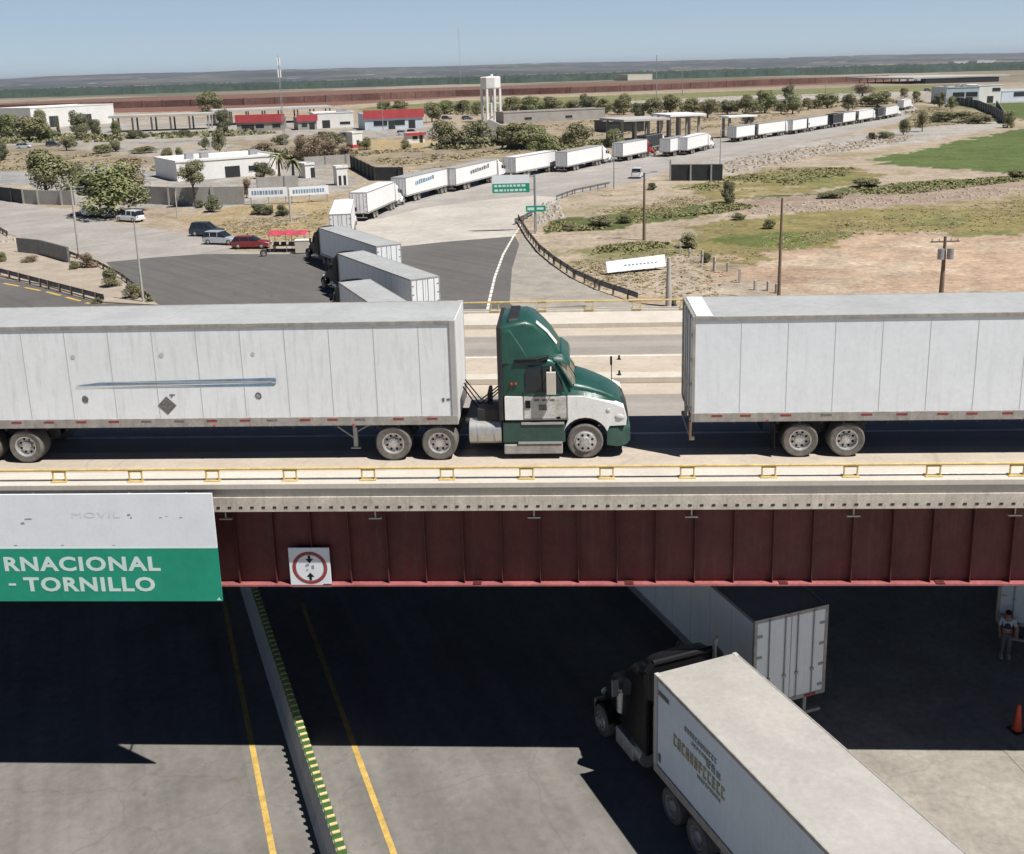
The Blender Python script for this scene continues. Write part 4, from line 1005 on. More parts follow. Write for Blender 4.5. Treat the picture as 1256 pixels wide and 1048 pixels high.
# --- cars
def car(loc, ang, m_, label, L=4.6, W_=1.8, H=1.7, suv=True, glassm=None, pickup=False):
    root = empty('parked_car', (loc[0], loc[1], .02), ang, label, 'car', 'cars parked along the plaza edge')
    h = W_/2
    secs = [(-L/2, h*.86, h*.8, .35, .85), (-L/2+.12, h*.97, h*.92, .28, .98), (-L*.2, h, h*.96, .26, 1.0), (L*.16, h, h*.95, .26, .98), (L*.3, h*.98, h*.9, .26, .94), (L/2-.15, h*.93, h*.82, .28, .80), (L/2, h*.82, h*.72, .36, .66)]
    MB().loft([rring(x, a, b, z0, z1, .12, .02) for x, a, b, z0, z1 in secs]).build('body', m_, root, smooth=True)
    if pickup: cb = [(-L*.05, .93), (L*.0, .9), (L*.17, .88), (L*.27, .86)]
    rear = -L/2+.1 if suv else -L/2+.55
    if pickup: rear = -L*.05
    g = [(rear, .9, .98), (rear+.35, .88, H-.06), (L*.02, .86, H-.03), (L*.215, .88, .98)]
    MB().loft([rring(x, h*.93, h*(.8 if z > 1.2 else .9), .9, z, .1, .02) for x, _, z in g]).build('cabin_glass', M['glass'], root, smooth=True)
    MB().loft([rring(x, h*.80, h*.76, H-.10, z, .05, .02) for x, z in ((rear+.33, H-.03), (-L*.08, H+.0), (L*.03, H-.02))]).build('roof', m_, root, smooth=True)
    b = MB()
    for s in (-1, 1):
        for xx in ((-L*.02, 0), ) + (((-L*.25, 0),) if not pickup else ()):
            b.tube([(xx[0], s*h*.93, .98), (xx[0], s*h*.82, H-.05)], .035, 6)
    b.build('door_pillar', m_, root)
    for sx in (-.31, .32):
        for s in (-1, 1): wheel(root, L*sx, s*(h+.01), s, .34, .22, True, dusty=False, deep=False)
    for s in (-1, 1):
        MB().box(L/2-.1, L/2+.01, s*h*.6-.15, s*h*.6+.15, .62, .74).build('headlight', M['lamp'], root, bevel=.02)
        MB().box(-L/2-.01, -L/2+.08, s*h*.75-.08, s*h*.75+.08, .7, .9).build('tail_light', M['signred'], root)
    return root
car(P(155, 273)+Vector((.3, 1, 0)), math.radians(150), M['carwhite'], 'white SUV parked below the big green tree at the plaza edge')
car(P(128, 269)+Vector((-.3, 2, 0)), math.radians(130), M['carblue'], 'dark car behind the white SUV under the big green tree', H=1.5)
car(P(110, 267)+Vector((-.8, 2, 0)), math.radians(130), M['carsilver'], 'grey car nearest the lamp post under the big green tree', H=1.45)
car(P(252, 291)+Vector((0, 1.2, 0)), math.radians(-12), M['carblue'], 'dark blue SUV parked behind the silver SUV', H=1.8)
car(P(270, 301)+Vector((0, .9, 0)), math.radians(-18), M['carsilver'], 'silver SUV parked between dark blue SUV and red car', H=1.65)
car(P(307, 306)+Vector((0, .9, 0)), math.radians(-6), M['carred'], 'dark red car parked beside the red vendor canopy', H=1.5, suv=True)
o = car(P(783, 219)+Vector((0, 1.4, 0)), math.radians(75), M['carwhite'], 'lone white van driving on the road near the wooden lamp pole', L=4.8, H=1.9)
o['group'] = 'vehicles moving on the far road'

for i, (px, py, an, m_, lb) in enumerate(((398, 168, 10, 'carred', 'tiny dark red car before the bright white hall'), (424, 169, 0, 'carblue', 'tiny dark car near the white guard booth'), (495, 166, 5, 'carsilver', 'tiny silver car before the red roofed station'), (507, 165, 0, 'carblue', 'tiny dark car beside the silver one at the station'), (573, 147, 20, 'carblue', 'tiny dark car on the dirt left of the water tower'), (548, 147, 0, 'carblue', 'tiny dark van left of the tower by the green hedge'), (1088, 116, 0, 'carblue', 'distant dark van on the lot left of the port'), (1138, 112, 0, 'carblue', 'distant dark van on the lot nearest the port'), (30, 182, 5, 'carsilver', 'tiny silver car under the trees at the far left'), (66, 180, 5, 'carblue', 'tiny dark car under the trees at the far left'))):
    o = car(P(px, py), math.radians(an), M[m_], lb); o['group'] = 'distant parked cars'
# --- vendor stall
def stall():
    a = P(352, 311); root = empty('vendor_stall', (a.x, a.y+.5, 0), math.radians(-5), 'roadside vendor stall with a red cloth canopy beside the red car', 'stall')
    b = MB()
    for x in (-2.1, -.1, 2.1):
        for y in (0, 2.2): b.cyl((x, y, 0), (x, y, 2.2), .04, n=6)
    b.build('canopy_frame', M['galv'], root)
    b = MB(); n = 8
    v = []; f = []
    for i in range(n+1):
        for j in range(4):
            x = -2.3+4.6*i/n; y = -.2+2.6*j/3
            v.append((x, y, 2.2+.22*math.sin(j*1.05)+.08*math.sin(i*2.1)+(-.10 if j in (0, 3) else 0)))
    for i in range(n):
        for j in range(3): f.append((i*4+j, (i+1)*4+j, (i+1)*4+j+1, i*4+j+1))
    b.add(v, f); o = b.build('canopy', M['redcloth'], root); md = o.modifiers.new('s', 'SOLIDIFY'); md.thickness = .03
    MB().box(-1.9, 1.3, .3, 1.0, .72, .8).box(-1.85, -1.75, .35, .45, 0, .72).box(1.15, 1.25, .35, .45, 0, .72).box(-1.85, -1.75, .85, .95, 0, .72).box(1.15, 1.25, .85, .95, 0, .72).build('counter', M['wood'], root)
    for k, (x, m_) in enumerate(((-1.5, 'leafC'), (-.6, 'dark'), (.3, 'cabblue'), (1.0, 'bcream'))):
        c_ = empty('crate', root.matrix_basis @ Vector((x, .65, .805)), root.rotation_euler.z, ['green crate at the left end of the stall counter', 'black crate second from the left on the stall counter', 'blue crate third from the left on the stall counter', 'cream crate at the right end of the stall counter'][k], 'crate', 'crates on the stall counter')
        b = MB(); b.box(-.28, .28, -.22, -.19, 0, .36).box(-.28, .28, .19, .22, 0, .36).box(-.28, -.25, -.19, .19, 0, .36).box(.25, .28, -.19, .19, 0, .36).box(-.25, .25, -.19, .19, 0, .03)
        b.build('crate_walls', M[m_], c_)
        MB().sph((-.1, 0, .28), .13, 8, 6).sph((.12, .03, .27), .12, 8, 6).build('goods', M['refyellow'] if k % 2 else M['cabred'], c_, smooth=True)
    c = P(371, 312)
    r = empty('ice_box', (c.x, c.y+.6, 0), 0, 'cream storage box at the right end of the red stall', 'box')
    MB().box(-.85, .85, -.5, .5, .1, 1.5).build('box_body', M['bcream'], r, bevel=.05); MB().box(-.88, .88, -.53, .53, 1.5, 1.62).build('lid', M['bwhite'], r, bevel=.03)
    c = P(324, 315)
    r = empty('tyre', (c.x, c.y, 0), .5, 'black tyre standing on the dark asphalt below the red car', 'tyre')
    wheel(r, 0, 0, -1, .42, .25, True, dusty=False)
    c = P(42, 250)
    r = empty('vendor_cart', (c.x, c.y+.4, 0), 0, 'small rusty vendor cart with a cream panel against the grey wall', 'cart')
    MB().box(-1.1, .5, -.4, .5, .5, 1.7).build('cart_body', M['rust'], r, bevel=.1); MB().box(.52, .9, -.42, .4, .3, 1.9).build('cream_panel', M['bcream'], r, bevel=.03)
    for x in (-.8, .2): wheel(r, x, -.42, -1, .28, .1, True, dusty=False)
stall()

# --- people, cones under the bridge
def person(loc, ang, label):
    root = empty('person', loc, ang, label, 'person')
    def skin(name, verts, edges, radii, m_, parent, sub=2):
        me = bpy.data.meshes.new(name); me.from_pydata([Vector(v) for v in verts], edges, []); me.materials.append(m_)
        o = bpy.data.objects.new(name, me); C.objects.link(o); o.parent = parent
        md = o.modifiers.new('skin', 'SKIN'); md.use_smooth_shade = True
        for i, r in enumerate(radii): me.skin_vertices[0].data[i].radius = (r, r) if not isinstance(r, tuple) else r
        me.skin_vertices[0].data[0].use_root = True
        o.modifiers.new('sub', 'SUBSURF').levels = sub; o.modifiers['sub'].render_levels = sub; return o
    V = [(0, 0, .96), (0, 0, 1.15), (0, 0, 1.38), (0, 0, 1.5), (0, .02, 1.6), (0, .02, 1.70)]
    R_ = [(.15, .11), (.13, .10), (.16, .11), .06, .085, .08]; Ed = [(0, 1), (1, 2), (2, 3), (3, 4), (4, 5)]
    for s in (-1, 1):
        i = len(V); V += [(s*.09, 0, .88), (s*.10, .03, .50), (s*.11, -.01, .09), (s*.12, .13, .04)]; R_ += [.085, .06, .042, .035]; Ed += [(0, i), (i, i+1), (i+1, i+2), (i+2, i+3)]
        i = len(V); V += [(s*.19, 0, 1.42), (s*.26, .02, 1.15), (s*.24, .18, .97), (s*.24, .23, .93)]; R_ += [.055, .042, .03, .022]; Ed += [(2, i), (i, i+1), (i+1, i+2), (i+2, i+3)]
        for k in range(5):
            j = len(V); ox = (k-2)*.018
            V += [(s*.24+ox, .28-abs(k-2)*.008, .91-.004*k), (s*.24+ox*1.1, .31-abs(k-2)*.012, .885)]; R_ += [.009, .008]; Ed += [(i+3, j), (j, j+1)]
    body = skin('body', V, Ed, R_, M['skin'], root)
    MB().sph((0, .115, 1.62), .018, 6, 5).build('nose', M['skin'], body); 
    MB().sph((-.035, .10, 1.655), .012, 6, 5).sph((.035, .10, 1.655), .012, 6, 5).build('eyes', M['black'], body)
    MB().sph((0, 0, 1.675), .105, 12, 8, sc=(1, 1.1, .9)).build('hair', M['black'], body, smooth=True)
    sh = skin('shirt', [(0, 0, .98), (0, 0, 1.18), (0, 0, 1.40), (-.19, 0, 1.43), (-.26, .02, 1.17), (.19, 0, 1.43), (.26, .02, 1.17)], [(0, 1), (1, 2), (2, 3), (3, 4), (2, 5), (5, 6)], [(.17, .13), (.155, .12), (.18, .13), .072, .06, .072, .06], M['shirt'], body)
    skin('vest', [(0, 0, 1.02), (0, 0, 1.2), (0, 0, 1.36)], [(0, 1), (1, 2)], [(.178, .14), (.165, .13), (.15, .14)], M['vest'], body)
    V = [(0, 0, .95)]; R_ = [(.165, .125)]; Ed = []
    for s in (-1, 1):
        i = len(V); V += [(s*.09, 0, .86), (s*.10, .03, .50), (s*.11, -.01, .12)]; R_ += [.10, .078, .062]; Ed += [(0, i), (i, i+1), (i+1, i+2)]
    skin('trousers', V, Ed, R_, M['trouser'], body)
    for s in (-1, 1): MB().loft([rring(0, .05, .045, 0, .1, .03)]+[rring(x, a, a*.9, 0, z, .03) for x, a, z in ((.1, .055, .11), (.2, .05, .07), (.25, .03, .04))]).build('shoe', M['shoe'], body, (s*.11, -.06, 0), math.pi/2, smooth=True)
p = P(1232, 806); person((p.x, p.y, .02), math.radians(160), 'person in pale blue shirt and dark vest standing beside the grey trailer')
def cone(p, label):
    r = empty('traffic_cone', (p[0], p[1], .03), .3, label, 'traffic cone', 'orange traffic cones in the shade')
    MB().lathe_z((0, 0, 0), [(.17, .03), (.14, .05), (.10, .45), (.055, .88), (.04, .9), (.001, .9)], 20).build('cone_body', M['orange'], r, smooth=True)
    MB().box(-.22, .22, -.22, .22, 0, .035).build('base', M['black'], r, bevel=.01)
cone(P(1247, 897), 'orange cone standing alone on the shaded apron in the lower right')
cone(P(1244, 782), 'orange cone just behind the person beside the grey trailer')

# ---------------------------------------------------------------- median barrier
def median():
    A_, B_ = P(309, 735), P(397, 1010); d = (B_-A_).normalized(); a = A_-d*34; b_ = B_+d*9; L = (b_-a).length
    ang = math.atan2(d.y, d.x)
    root = empty('median_barrier', (a.x, a.y, 0), ang, 'long concrete median barrier topped with a row of green and cream anti glare paddles', 'barrier')
    n = 14
    secs = [(.32, 0), (.32, .08), (.20, .32), (.11, 1.02), (-.11, 1.02), (-.20, .32), (-.32, .08), (-.32, 0)]
    b = MB(); seg = 3.0; x = 0
    while x < L:
        b.add([(x+.01, y, z) for y, z in secs]+[(min(x+seg, L)-.01, y, z) for y, z in secs], [(i, (i+1) % 8, 8+(i+1) % 8, 8+i) for i in range(8)]+[tuple(range(8)), tuple(range(15, 7, -1))]); x += seg
    b.build('concrete_wall', M['barrier'], root, bevel=.01)
    k = 0; x = L-.3
    while k < 96 and x > 0:
        b = MB(); b.box(x-.04, x+.04, -.12, .12, 1.02, 1.21, 0)
        b.box(x-.045, x+.045, -.10, .10, 1.21, 1.235, 1)
        b.build('paddle', [M['refgreen'], M['refyellow']], root); x -= .32; k += 1
    return root
median()

# ---------------------------------------------------------------- guardrails
def guardrail(name, pts, label, h=.75, wall=False, m_=None, posts=True, mb_h=.32, grp='guardrails beside the roads'):
    pts = [Vector((p[0], p[1], 0)) for p in pts]; o = pts[0].copy()
    root = empty(name, o, 0, label, 'guardrail' if not wall else 'wall', grp)
    P_ = [p-o for p in pts]; b = MB()
    for a, c in zip(P_, P_[1:]):
        d = (c-a).normalized(); n = Vector((-d.y, d.x, 0))
        prof = [(0, h), (.05, h-.06), (0, h-.15), (.05, h-.24), (0, h-mb_h)] if not wall else [(0, h), (0, 0)]
        t = .03 if not wall else .25
        ring = [(u, z) for u, z in prof]+[(u+t, z) for u, z in reversed(prof)]
        b.add([a+n*u+Vector((0, 0, z)) for u, z in ring]+[c+n*u+Vector((0, 0, z)) for u, z in ring], [(i, (i+1) % len(ring), len(ring)+(i+1) % len(ring), len(ring)+i) for i in range(len(ring))]+[tuple(range(len(ring))), tuple(range(2*len(ring)-1, len(ring)-1, -1))])
    b.build('rail' if not wall else 'wall_panel', m_ or M['rail_shade_grey'], root)
    if posts:
        tot = 0; k = 0
        for a, c in zip(P_, P_[1:]):
            L = (c-a).length; q = 0
            while q < L and k < 95:
                p = a+(c-a)*(q/L); MB().box(p.x-.08, p.x+.08, p.y-.08, p.y+.08, 0, h+.02).build('post', M['wood'] if not wall else M['bgrey'], root); q += 2.5 if not wall else 6; k += 1
    return root
guardrail('guardrail', PX((636, 272), (648, 292), (662, 310), (680, 325), (705, 342), (735, 356), (782, 372)), 'long curved guardrail sweeping from the street sign down to the bridge railing', .95, mb_h=.5)
guardrail('guardrail', PX((632, 276), (642, 272), (656, 263)), 'short guardrail end beside the street sign', .85, mb_h=.5, grp='guardrails beside the roads')
guardrail('guardrail', PX((683, 246), (705, 238), (748, 229)), 'grey guardrail along the far road behind the rock piles', .8)
guardrail('guardrail', PX((-30, 272), (0, 286), (10, 292)), 'guardrail end at the left edge above the culvert wall', .9, mb_h=.5)
guardrail('guardrail', PX((86, 316), (120, 328), (150, 344), (185, 372)), 'guardrail running beside the island bushes down to the bridge', .75)
guardrail('guardrail', PX((-40, 330), (0, 339), (60, 355), (128, 373)), 'dark guardrail along the lower left road in front of the sandy island', .9, mb_h=.5)
guardrail('culvert_wall', PX((22, 311), (50, 314), (84, 324)), 'low concrete culvert wall coloured dark for its shade on the sandy island', 1.9, wall=True, m_=M['rail_shade_grey'], posts=False, grp=None)  # dark grey stands in for shade on the concrete face

# ---------------------------------------------------------------- poles, masts
def lamp_pole(px, py, top, label, m_='pole', arm=1, w_=.12, name='lamp_post', cross=False, trafo=False, grp='poles along the roads'):
    a = P(px, py); dist = math.hypot(a.x, a.y)
    # height from the top pixel
    d = vF+vR*((px-628)/FPX)+vU*((CYP-top)/FPX); k = dist/math.hypot(d.x, d.y); H = HG+d.z*k
    r = empty(name, (a.x, a.y, 0), 0, label, 'lamp post' if name == 'lamp_post' else 'pole', grp)
    MB().cyl((0, 0, 0), (0, 0, H), w_*1.25, w_*.7, 10).build('shaft', M[m_], r, smooth=True)
    if arm and not cross:
        b = MB()
        for s in ((-1, 1) if arm == 2 else (1,)): b.tube([(0, 0, H-.15), (s*.9, 0, H+.05)], .04, 6); b.box(min(s*.8, s*1.5), max(s*.8, s*1.5), -.12, .12, H, H+.12)
        b.build('lamp_head', M['galv'], r)
    if cross:
        b = MB(); b.box(-1.2, 1.2, -.06, .06, H-.5, H-.38)
        b.build('crossarm', M['wood'], r)
        b = MB()
        for x in (-1.1, -.5, .5, 1.1): b.cyl((x, 0, H-.38), (x, 0, H-.2), .05, n=6)
        b.build('insulators', M['galv'], r)
    if trafo:
        for s in (-.4, .4): MB().cyl((s, -.3, H-1.9), (s, -.3, H-1.0), .28, n=12).build('transformer', M['galv'], r, smooth=True)
    return r
lamp_pole(790, 295, 212, 'tall wooden lamp pole left of the billboard on the dirt', 'wood', 2, .16)
lamp_pole(955, 368, 243, 'tall thin pole standing in the field behind the right trailer', 'wood', 0, .13, 'utility_pole')
lamp_pole(1154, 366, 290, 'utility pole with transformers in the brown field at the right', 'wood', 0, .17, 'utility_pole', cross=True, trafo=True)
lamp_pole(820, 376, 316, 'thick pale concrete post at the right end of the white billboard', 'pole', 0, .24, 'concrete_post', grp=None)
lamp_pole(98, 318, 230, 'grey lamp post by the island bushes at the left', 'pole', 1, .14)
lamp_pole(176, 372, 272, 'tall slim lamp post rising behind the left trailer roof', 'pole', 0, .10)
lamp_pole(218, 268, 235, 'short thin pole on the dry ground left of the parked cars', 'pole', 0, .09, 'utility_pole')
lamp_pole(357, 272, 232, 'pale pole between the two blue banners', 'pole', 0, .14, 'utility_pole')
lamp_pole(753, 232, 165, 'thin lamp pole beside the fifth queueing trailer', 'galv', 1, .09)
lamp_pole(883, 207, 160, 'thin lamp pole at the right end of the black mesh fence', 'galv', 1, .09)
lamp_pole(822, 217, 196, 'dark corner post at the left end of the black mesh fence', 'wood', 0, .16, 'utility_pole')
lamp_pole(470, 160, 118, 'thin light pole left of the red roofed station', 'galv', 0, .12)
lamp_pole(523, 152, 130, 'thin light pole right of the red roofed station', 'galv', 0, .12)
lamp_pole(805, 133, 68, 'left one of two tall thin masts behind the tree row', 'galv', 0, .22, 'mast', grp='two tall masts behind the trees')
lamp_pole(837, 118, 74, 'right one of two tall thin masts behind the tree row', 'galv', 0, .22, 'mast', grp='two tall masts behind the trees')
lamp_pole(1012, 128, 100, 'thin pole above the far green trees', 'galv', 0, .15, 'utility_pole')
def mast(px, py, top, label, w_):
    a = P(px, py); dist = math.hypot(a.x, a.y); d = vF+vR*((px-628)/FPX)+vU*((CYP-top)/FPX); H = HG+d.z*dist/math.hypot(d.x, d.y)
    r = empty('radio_mast', (a.x, a.y, 0), .3, label, 'mast')
    b = MB(); n = int(H/1.6)
    leg = [(w_*math.cos(t), w_*math.sin(t)) for t in (0, 2.094, 4.189)]
    for i in range(n):
        z0 = H*i/n; z1 = H*(i+1)/n; s0 = 1-.5*i/n; s1 = 1-.5*(i+1)/n
        for k in range(3):
            x, y = leg[k]; u, v = leg[(k+1) % 3]
            b.cyl((x*s0, y*s0, z0), (x*s1, y*s1, z1), .06, n=4); b.cyl((x*s0, y*s0, z0), (u*s1, v*s1, z1), .035, n=4)
    b.build('lattice', M['galv'], r)
    b = MB()
    for z in (H-1.5, H-4.5):
        for t in (0, 2.1, 4.2): b.box(w_*1.2*math.cos(t)-.12, w_*1.2*math.cos(t)+.12, w_*1.2*math.sin(t)-.12, w_*1.2*math.sin(t)+.12, z-1, z+1)
    b.build('antenna', M['farwhite'], r)
mast(350, 190, 68, 'tall pale lattice radio mast rising above the horizon at the left', .35)
mast(565, 106, 32, 'distant faint radio mast left of the water tower', 1.2)

# road signs
def post_sign(px, py, x0, x1, y0, y1, label, split=None, posts=None, thick=.18, name='road_sign'):
    a = P(px, py); dist = a.y
    def at(u, v):
        d = vF+vR*((u-628)/FPX)+vU*((CYP-v)/FPX); k = dist/d.y; return Vector((d.x*k, dist, HG+d.z*k))
    p0, p1 = at(x0, y1), at(x1, y0); r = empty(name, (a.x, a.y, 0), 0, label, 'sign')
    o = Vector((a.x, a.y, 0)); p0 -= o; p1 -= o
    if split:
        zs = at((x0+x1)/2, split).z
        MB().box(p0.x, p1.x, -.25, -.18, p0.z, zs).build('green_panel', M['signgreen'], r); MB().box(p0.x, p1.x, -.25, -.18, zs, p1.z).build('white_panel', M['signwhite'], r)
        b = MB(); rr = random.Random(2)
        for row in range(2):
            x = p0.x+.25
            while x < p1.x-.4:
                wv = rr.uniform(.2, .5); z = p0.z+.18+row*(zs-p0.z)*.48; b.box(x, x+wv, -.258, -.25, z, z+(zs-p0.z)*.24); x += wv+.14
        b.build('lettering', M['letter'], r)
    else:
        MB().box(p0.x, p1.x, -.25, -.19, p0.z, p1.z).build('green_panel', M['signgreen'], r)
        b = MB(); b.box(p0.x+.2, p0.x+(p1.x-p0.x)*.42, -.256, -.25, p0.z+.2, p1.z-.2); b.box(p0.x+(p1.x-p0.x)*.55, p1.x-.25, -.256, -.25, p0.z+.25, p1.z-.22); b.build('lettering', M['letter'], r)
    top = p1.z
    MB().cyl((0, 0, 0), (0, 0, top), thick, thick*.8, 12).build('post', M['galv'], r, smooth=True)
    b = MB(); b.tube([(0, 0, top-.3), ((p0.x+p1.x)/2, -.12, top-.3)], .07, 8); b.tube([(0, 0, p0.z+.3), ((p0.x+p1.x)/2, -.12, p0.z+.3)], .07, 8); b.build('arm', M['galv'], r)
    return r
post_sign(657, 284, 604, 649, 214, 237, 'green and white overhead road sign on a bent arm beside the queue', split=225)
post_sign(656.5, 287, 645, 669, 252, 260, 'small green street sign on a thin post at the guardrail end', thick=.12)
def billboard():
    a, b2 = P(745, 338), P(817, 331); d = (b2-a); L = d.length; ang = math.atan2(d.y, d.x)
    r = empty('billboard', a, ang, 'low white billboard with faded print lying slanted on the dirt behind the bridge', 'billboard')
    b = MB(); b.add([(0, 0, .25), (L, 0, .35), (L, .35, 1.5), (0, .35, 1.3), (0, .08, .25), (L, .08, .35), (L, .43, 1.5), (0, .43, 1.3)], [(0, 1, 2, 3), (7, 6, 5, 4), (0, 4, 5, 1), (1, 5, 6, 2), (2, 6, 7, 3), (3, 7, 4, 0)])
    b.build('panel', M['signwhite'], r)
    b = MB(); rr = random.Random(8)
    for i in range(9):
        x = L*.3+i*.42; z = .75; b.box(x, x+.22, .13, .16, z, z+.14)
    b.build('faded_print', M['signgrey'], r)
    b = MB()
    for x in (L*.15, L*.5, L*.85): b.cyl((x, .45, 0), (x, .45, 1.4), .06, n=8)
    b.build('support_posts', M['galv'], r)
billboard()
def banner(x0, y0, x1, y1, label, h):
    a, c = P(x0, y0), P(x1, y1); d = c-a; L = d.length
    r = empty('banner_board', a, math.atan2(d.y, d.x), label, 'billboard', 'two long banner boards behind the parked cars')
    MB().box(0, L, 0, .1, 1.2, 1.2+h).build('panel', M['signwhite'], r)
    b = MB(); rr = random.Random(int(x0)); x = L*.08
    while x < L*.88: wv = rr.uniform(.15, .5); b.box(x, x+wv, -.008, 0, 1.2+h*.25, 1.2+h*.7); x += wv+.13
    b.build('blue_lettering', M['bluestripe'], r)
    b = MB()
    for x in (.3, L/2, L-.3): b.box(x-.06, x+.06, .1, .2, 0, 1.2+h)
    b.build('posts', M['galv'], r)
banner(306, 252, 353, 250, 'left banner board with blue lettering over three dark bushes', 1.5)
banner(356, 250, 404, 247, 'right banner board with blue lettering and a blue disc', 1.4)

# ---------------------------------------------------------------- buildings
def frame_from(px0, py0, px1, py1):
    a, c = P(px0, py0), P(px1, py1); d = c-a; return a, d.length, math.atan2(d.y, d.x)
def hgt(px, py, top):
    a = P(px, py); dist = math.hypot(a.x, a.y); d = vF+vR*((px-628)/FPX)+vU*((CYP-top)/FPX); return HG+d.z*dist/math.hypot(d.x, d.y)
def block(name, px0, py0, px1, py1, H, D, label, wall, roof='canopy', windows=(), doors=(), band=None, parapet=.4, cat='building', extra=None):
    a, L, ang = frame_from(px0, py0, px1, py1); r = empty(name, a, ang, label, cat)
    MB().box(0, L, 0, D, 0, H).build('walls', M[wall], r)
    b = MB(); b.box(-.15, L+.15, -.15, .15, H, H+parapet).box(-.15, L+.15, D-.15, D+.15, H, H+parapet).box(-.15, .15, .15, D-.15, H, H+parapet).box(L-.15, L+.15, .15, D-.15, H, H+parapet).build('parapet', M[wall], r)
    MB().box(.15, L-.15, .15, D-.15, H, H+.08).build('roof', M[roof], r)
    for x, z, wd, ht in windows:
        w_ = MB().box(x*L, x*L+wd, -.05, 0, z, z+ht).build('window', M['glass'], r)
        MB().box(x*L-.08, x*L+wd+.08, -.09, -.05, z-.12, z).build('sill', M['bcream'], w_)
    for x, wd, ht in doors: MB().box(x*L, x*L+wd, -.06, 0, 0, ht).build('door', M['dark'], r)
    if band: MB().box(-.4, L+.4, -.5, 0, band[0], band[1]).build('fascia', M[band[2]], r)
    if extra: extra(r, L, D, H)
    return r
def roofunits(r, L, D, H):
    rr = random.Random(int(L*10))
    for k in range(3):
        x = L*rr.uniform(.1, .85); b = MB().box(x, x+1.6, D*.4, D*.4+1.4, H+.08, H+1.2); b.build('roof_unit', M['galv'], r)
def hall(r, L, D, H): # ribbed cladding
    b = MB(); x = .5
    while x < L: b.box(x, x+.12, -.06, 0, .2, H); x += 1.0
    b.build('cladding_ribs', M['bwhite'], r)
block('warehouse', 40, 158, 141, 151, hgt(90, 155, 131), 26, 'long white warehouse behind the trees at the far left', 'bwhite', 'bwhite', doors=((.2, 5, 5), (.6, 5, 5)), extra=hall)
def canopy(name, px0, py0, px1, py1, H, D, label, ncol, th=.9, under=False, roof='canopy'):
    a, L, ang = frame_from(px0, py0, px1, py1); r = empty(name, a, ang, label, 'canopy')
    MB().box(0, L, 0, D, H-th, H).build('canopy_roof', M[roof], r, bevel=.05)
    for i in range(ncol):
        x = 1+(L-2)*i/max(1, ncol-1)
        for y in (D*.2, D*.8): MB().box(x-.3, x+.3, y-.3, y+.3, 0, H-th).build('column', M['bgrey'], r)
    return r
canopy('customs_canopy', 135, 163, 258, 159, hgt(200, 160, 140), 14, 'long flat grey canopy on columns beside the white warehouse', 6)
canopy('customs_canopy', 262, 155, 410, 149, hgt(330, 152, 133), 22, 'wide pale flat canopy behind the red fascia building', 8, roof='canopy')
block('inspection_hall', 291, 162, 349, 160, hgt(320, 161, 147), 14, 'low building with a long red fascia left of the radio mast', 'bgrey', 'canopy', [(.1, 1, 3, 1.5), (.4, 1, 3, 1.5), (.75, 1, 3, 1.5)], [(.25, 2, 2.5)], band=(3.2, 6.2, 'redfascia'))
block('inspection_hall', 366, 160, 389, 159, hgt(378, 160, 146), 12, 'small building with a short red fascia right of the radio mast', 'bgrey', 'canopy', [(.2, 1, 2, 1.5)], [(.6, 2, 2.5)], band=(3.2, 5.6, 'redfascia'))
block('white_hall', 386, 158, 434, 156, hgt(410, 157, 139), 15, 'plain bright white hall between the two red fascia buildings', 'bwhite', 'bwhite', [(.65, 1.2, 4, 1)], [(.2, 3, 3)], extra=roofunits)
block('fuel_station', 448, 160, 519, 157, hgt(480, 158, 140), 16, 'station building with a wide red roof fascia and white end wall', 'bblue', 'redfascia', [(.15, 1.3, 5, 1.8), (.5, 1.3, 4, 1.8)], [(.4, 2.5, 3), (.75, 2.5, 3)], band=(3.9, 7.0, 'redfascia'), extra=roofunits)
block('kiosk', 500, 176, 521, 175, 2.6, 5, 'small white kiosk with red sign band in front of the station', 'bwhite', 'redfascia', [(.3, 1, 1.5, 1)], [(.7, 1, 2.2)], band=(2.2, 3.0, 'redfascia'))
def redbase(r, L, D, H): MB().box(-.15, L+.15, -.15, D+.15, 0, .9).build('red_base', M['redfascia'], r)
block('booth', 433, 182, 445, 181, 4.0, 3, 'white guard booth with a red painted base', 'bwhite', 'bwhite', doors=((.4, .9, 2.1),), extra=redbase)
block('office_building', 218, 223, 345, 213, hgt(260, 221, 198), 16, 'low white flat roofed office behind the grey block wall', 'bwhite', 'bwhite', [(.68, 1, 1.6, 1.1)], [(.45, 1.6, 2.3), (.52, 1.6, 2.3)], extra=roofunits)
block('gate_house', 414, 228, 427, 227, 3.2, 2, 'small white gateway block with openings near the bend', 'bwhite', 'bwhite', doors=((.15, .5, 1.8), (.6, .5, 1.8)))
block('shed', 375, 219, 386, 218, 2.6, 3, 'little white shed beside the palms', 'bwhite', 'bwhite', doors=((.6, .9, 2),))
block('flat_shed', 618, 152, 742, 146, 4.0, 8, 'very long low pale roofed shed right of the water tower', 'bgrey', 'canopy', [(.2, 1, 3, 1), (.6, 1, 3, 1)])
block('dark_shed', 745, 163, 790, 161, hgt(765, 162, 150), 12, 'dark open fronted shed behind the gate canopies', 'dark', 'canopy', cat='building')
canopy('gate_canopy', 765, 176, 822, 173, 6.2, 16, 'large grey gate canopy behind the red tractor', 4, .6)
canopy('gate_canopy', 822, 172, 866, 170, 6.8, 14, 'pale gate canopy right of the large grey one', 4, .6, roof='farwhite')
canopy('lane_canopy', 893, 170, 928, 168, 6.0, 5, 'small flat canopy over the queue lane', 2, .5, roof='farwhite')
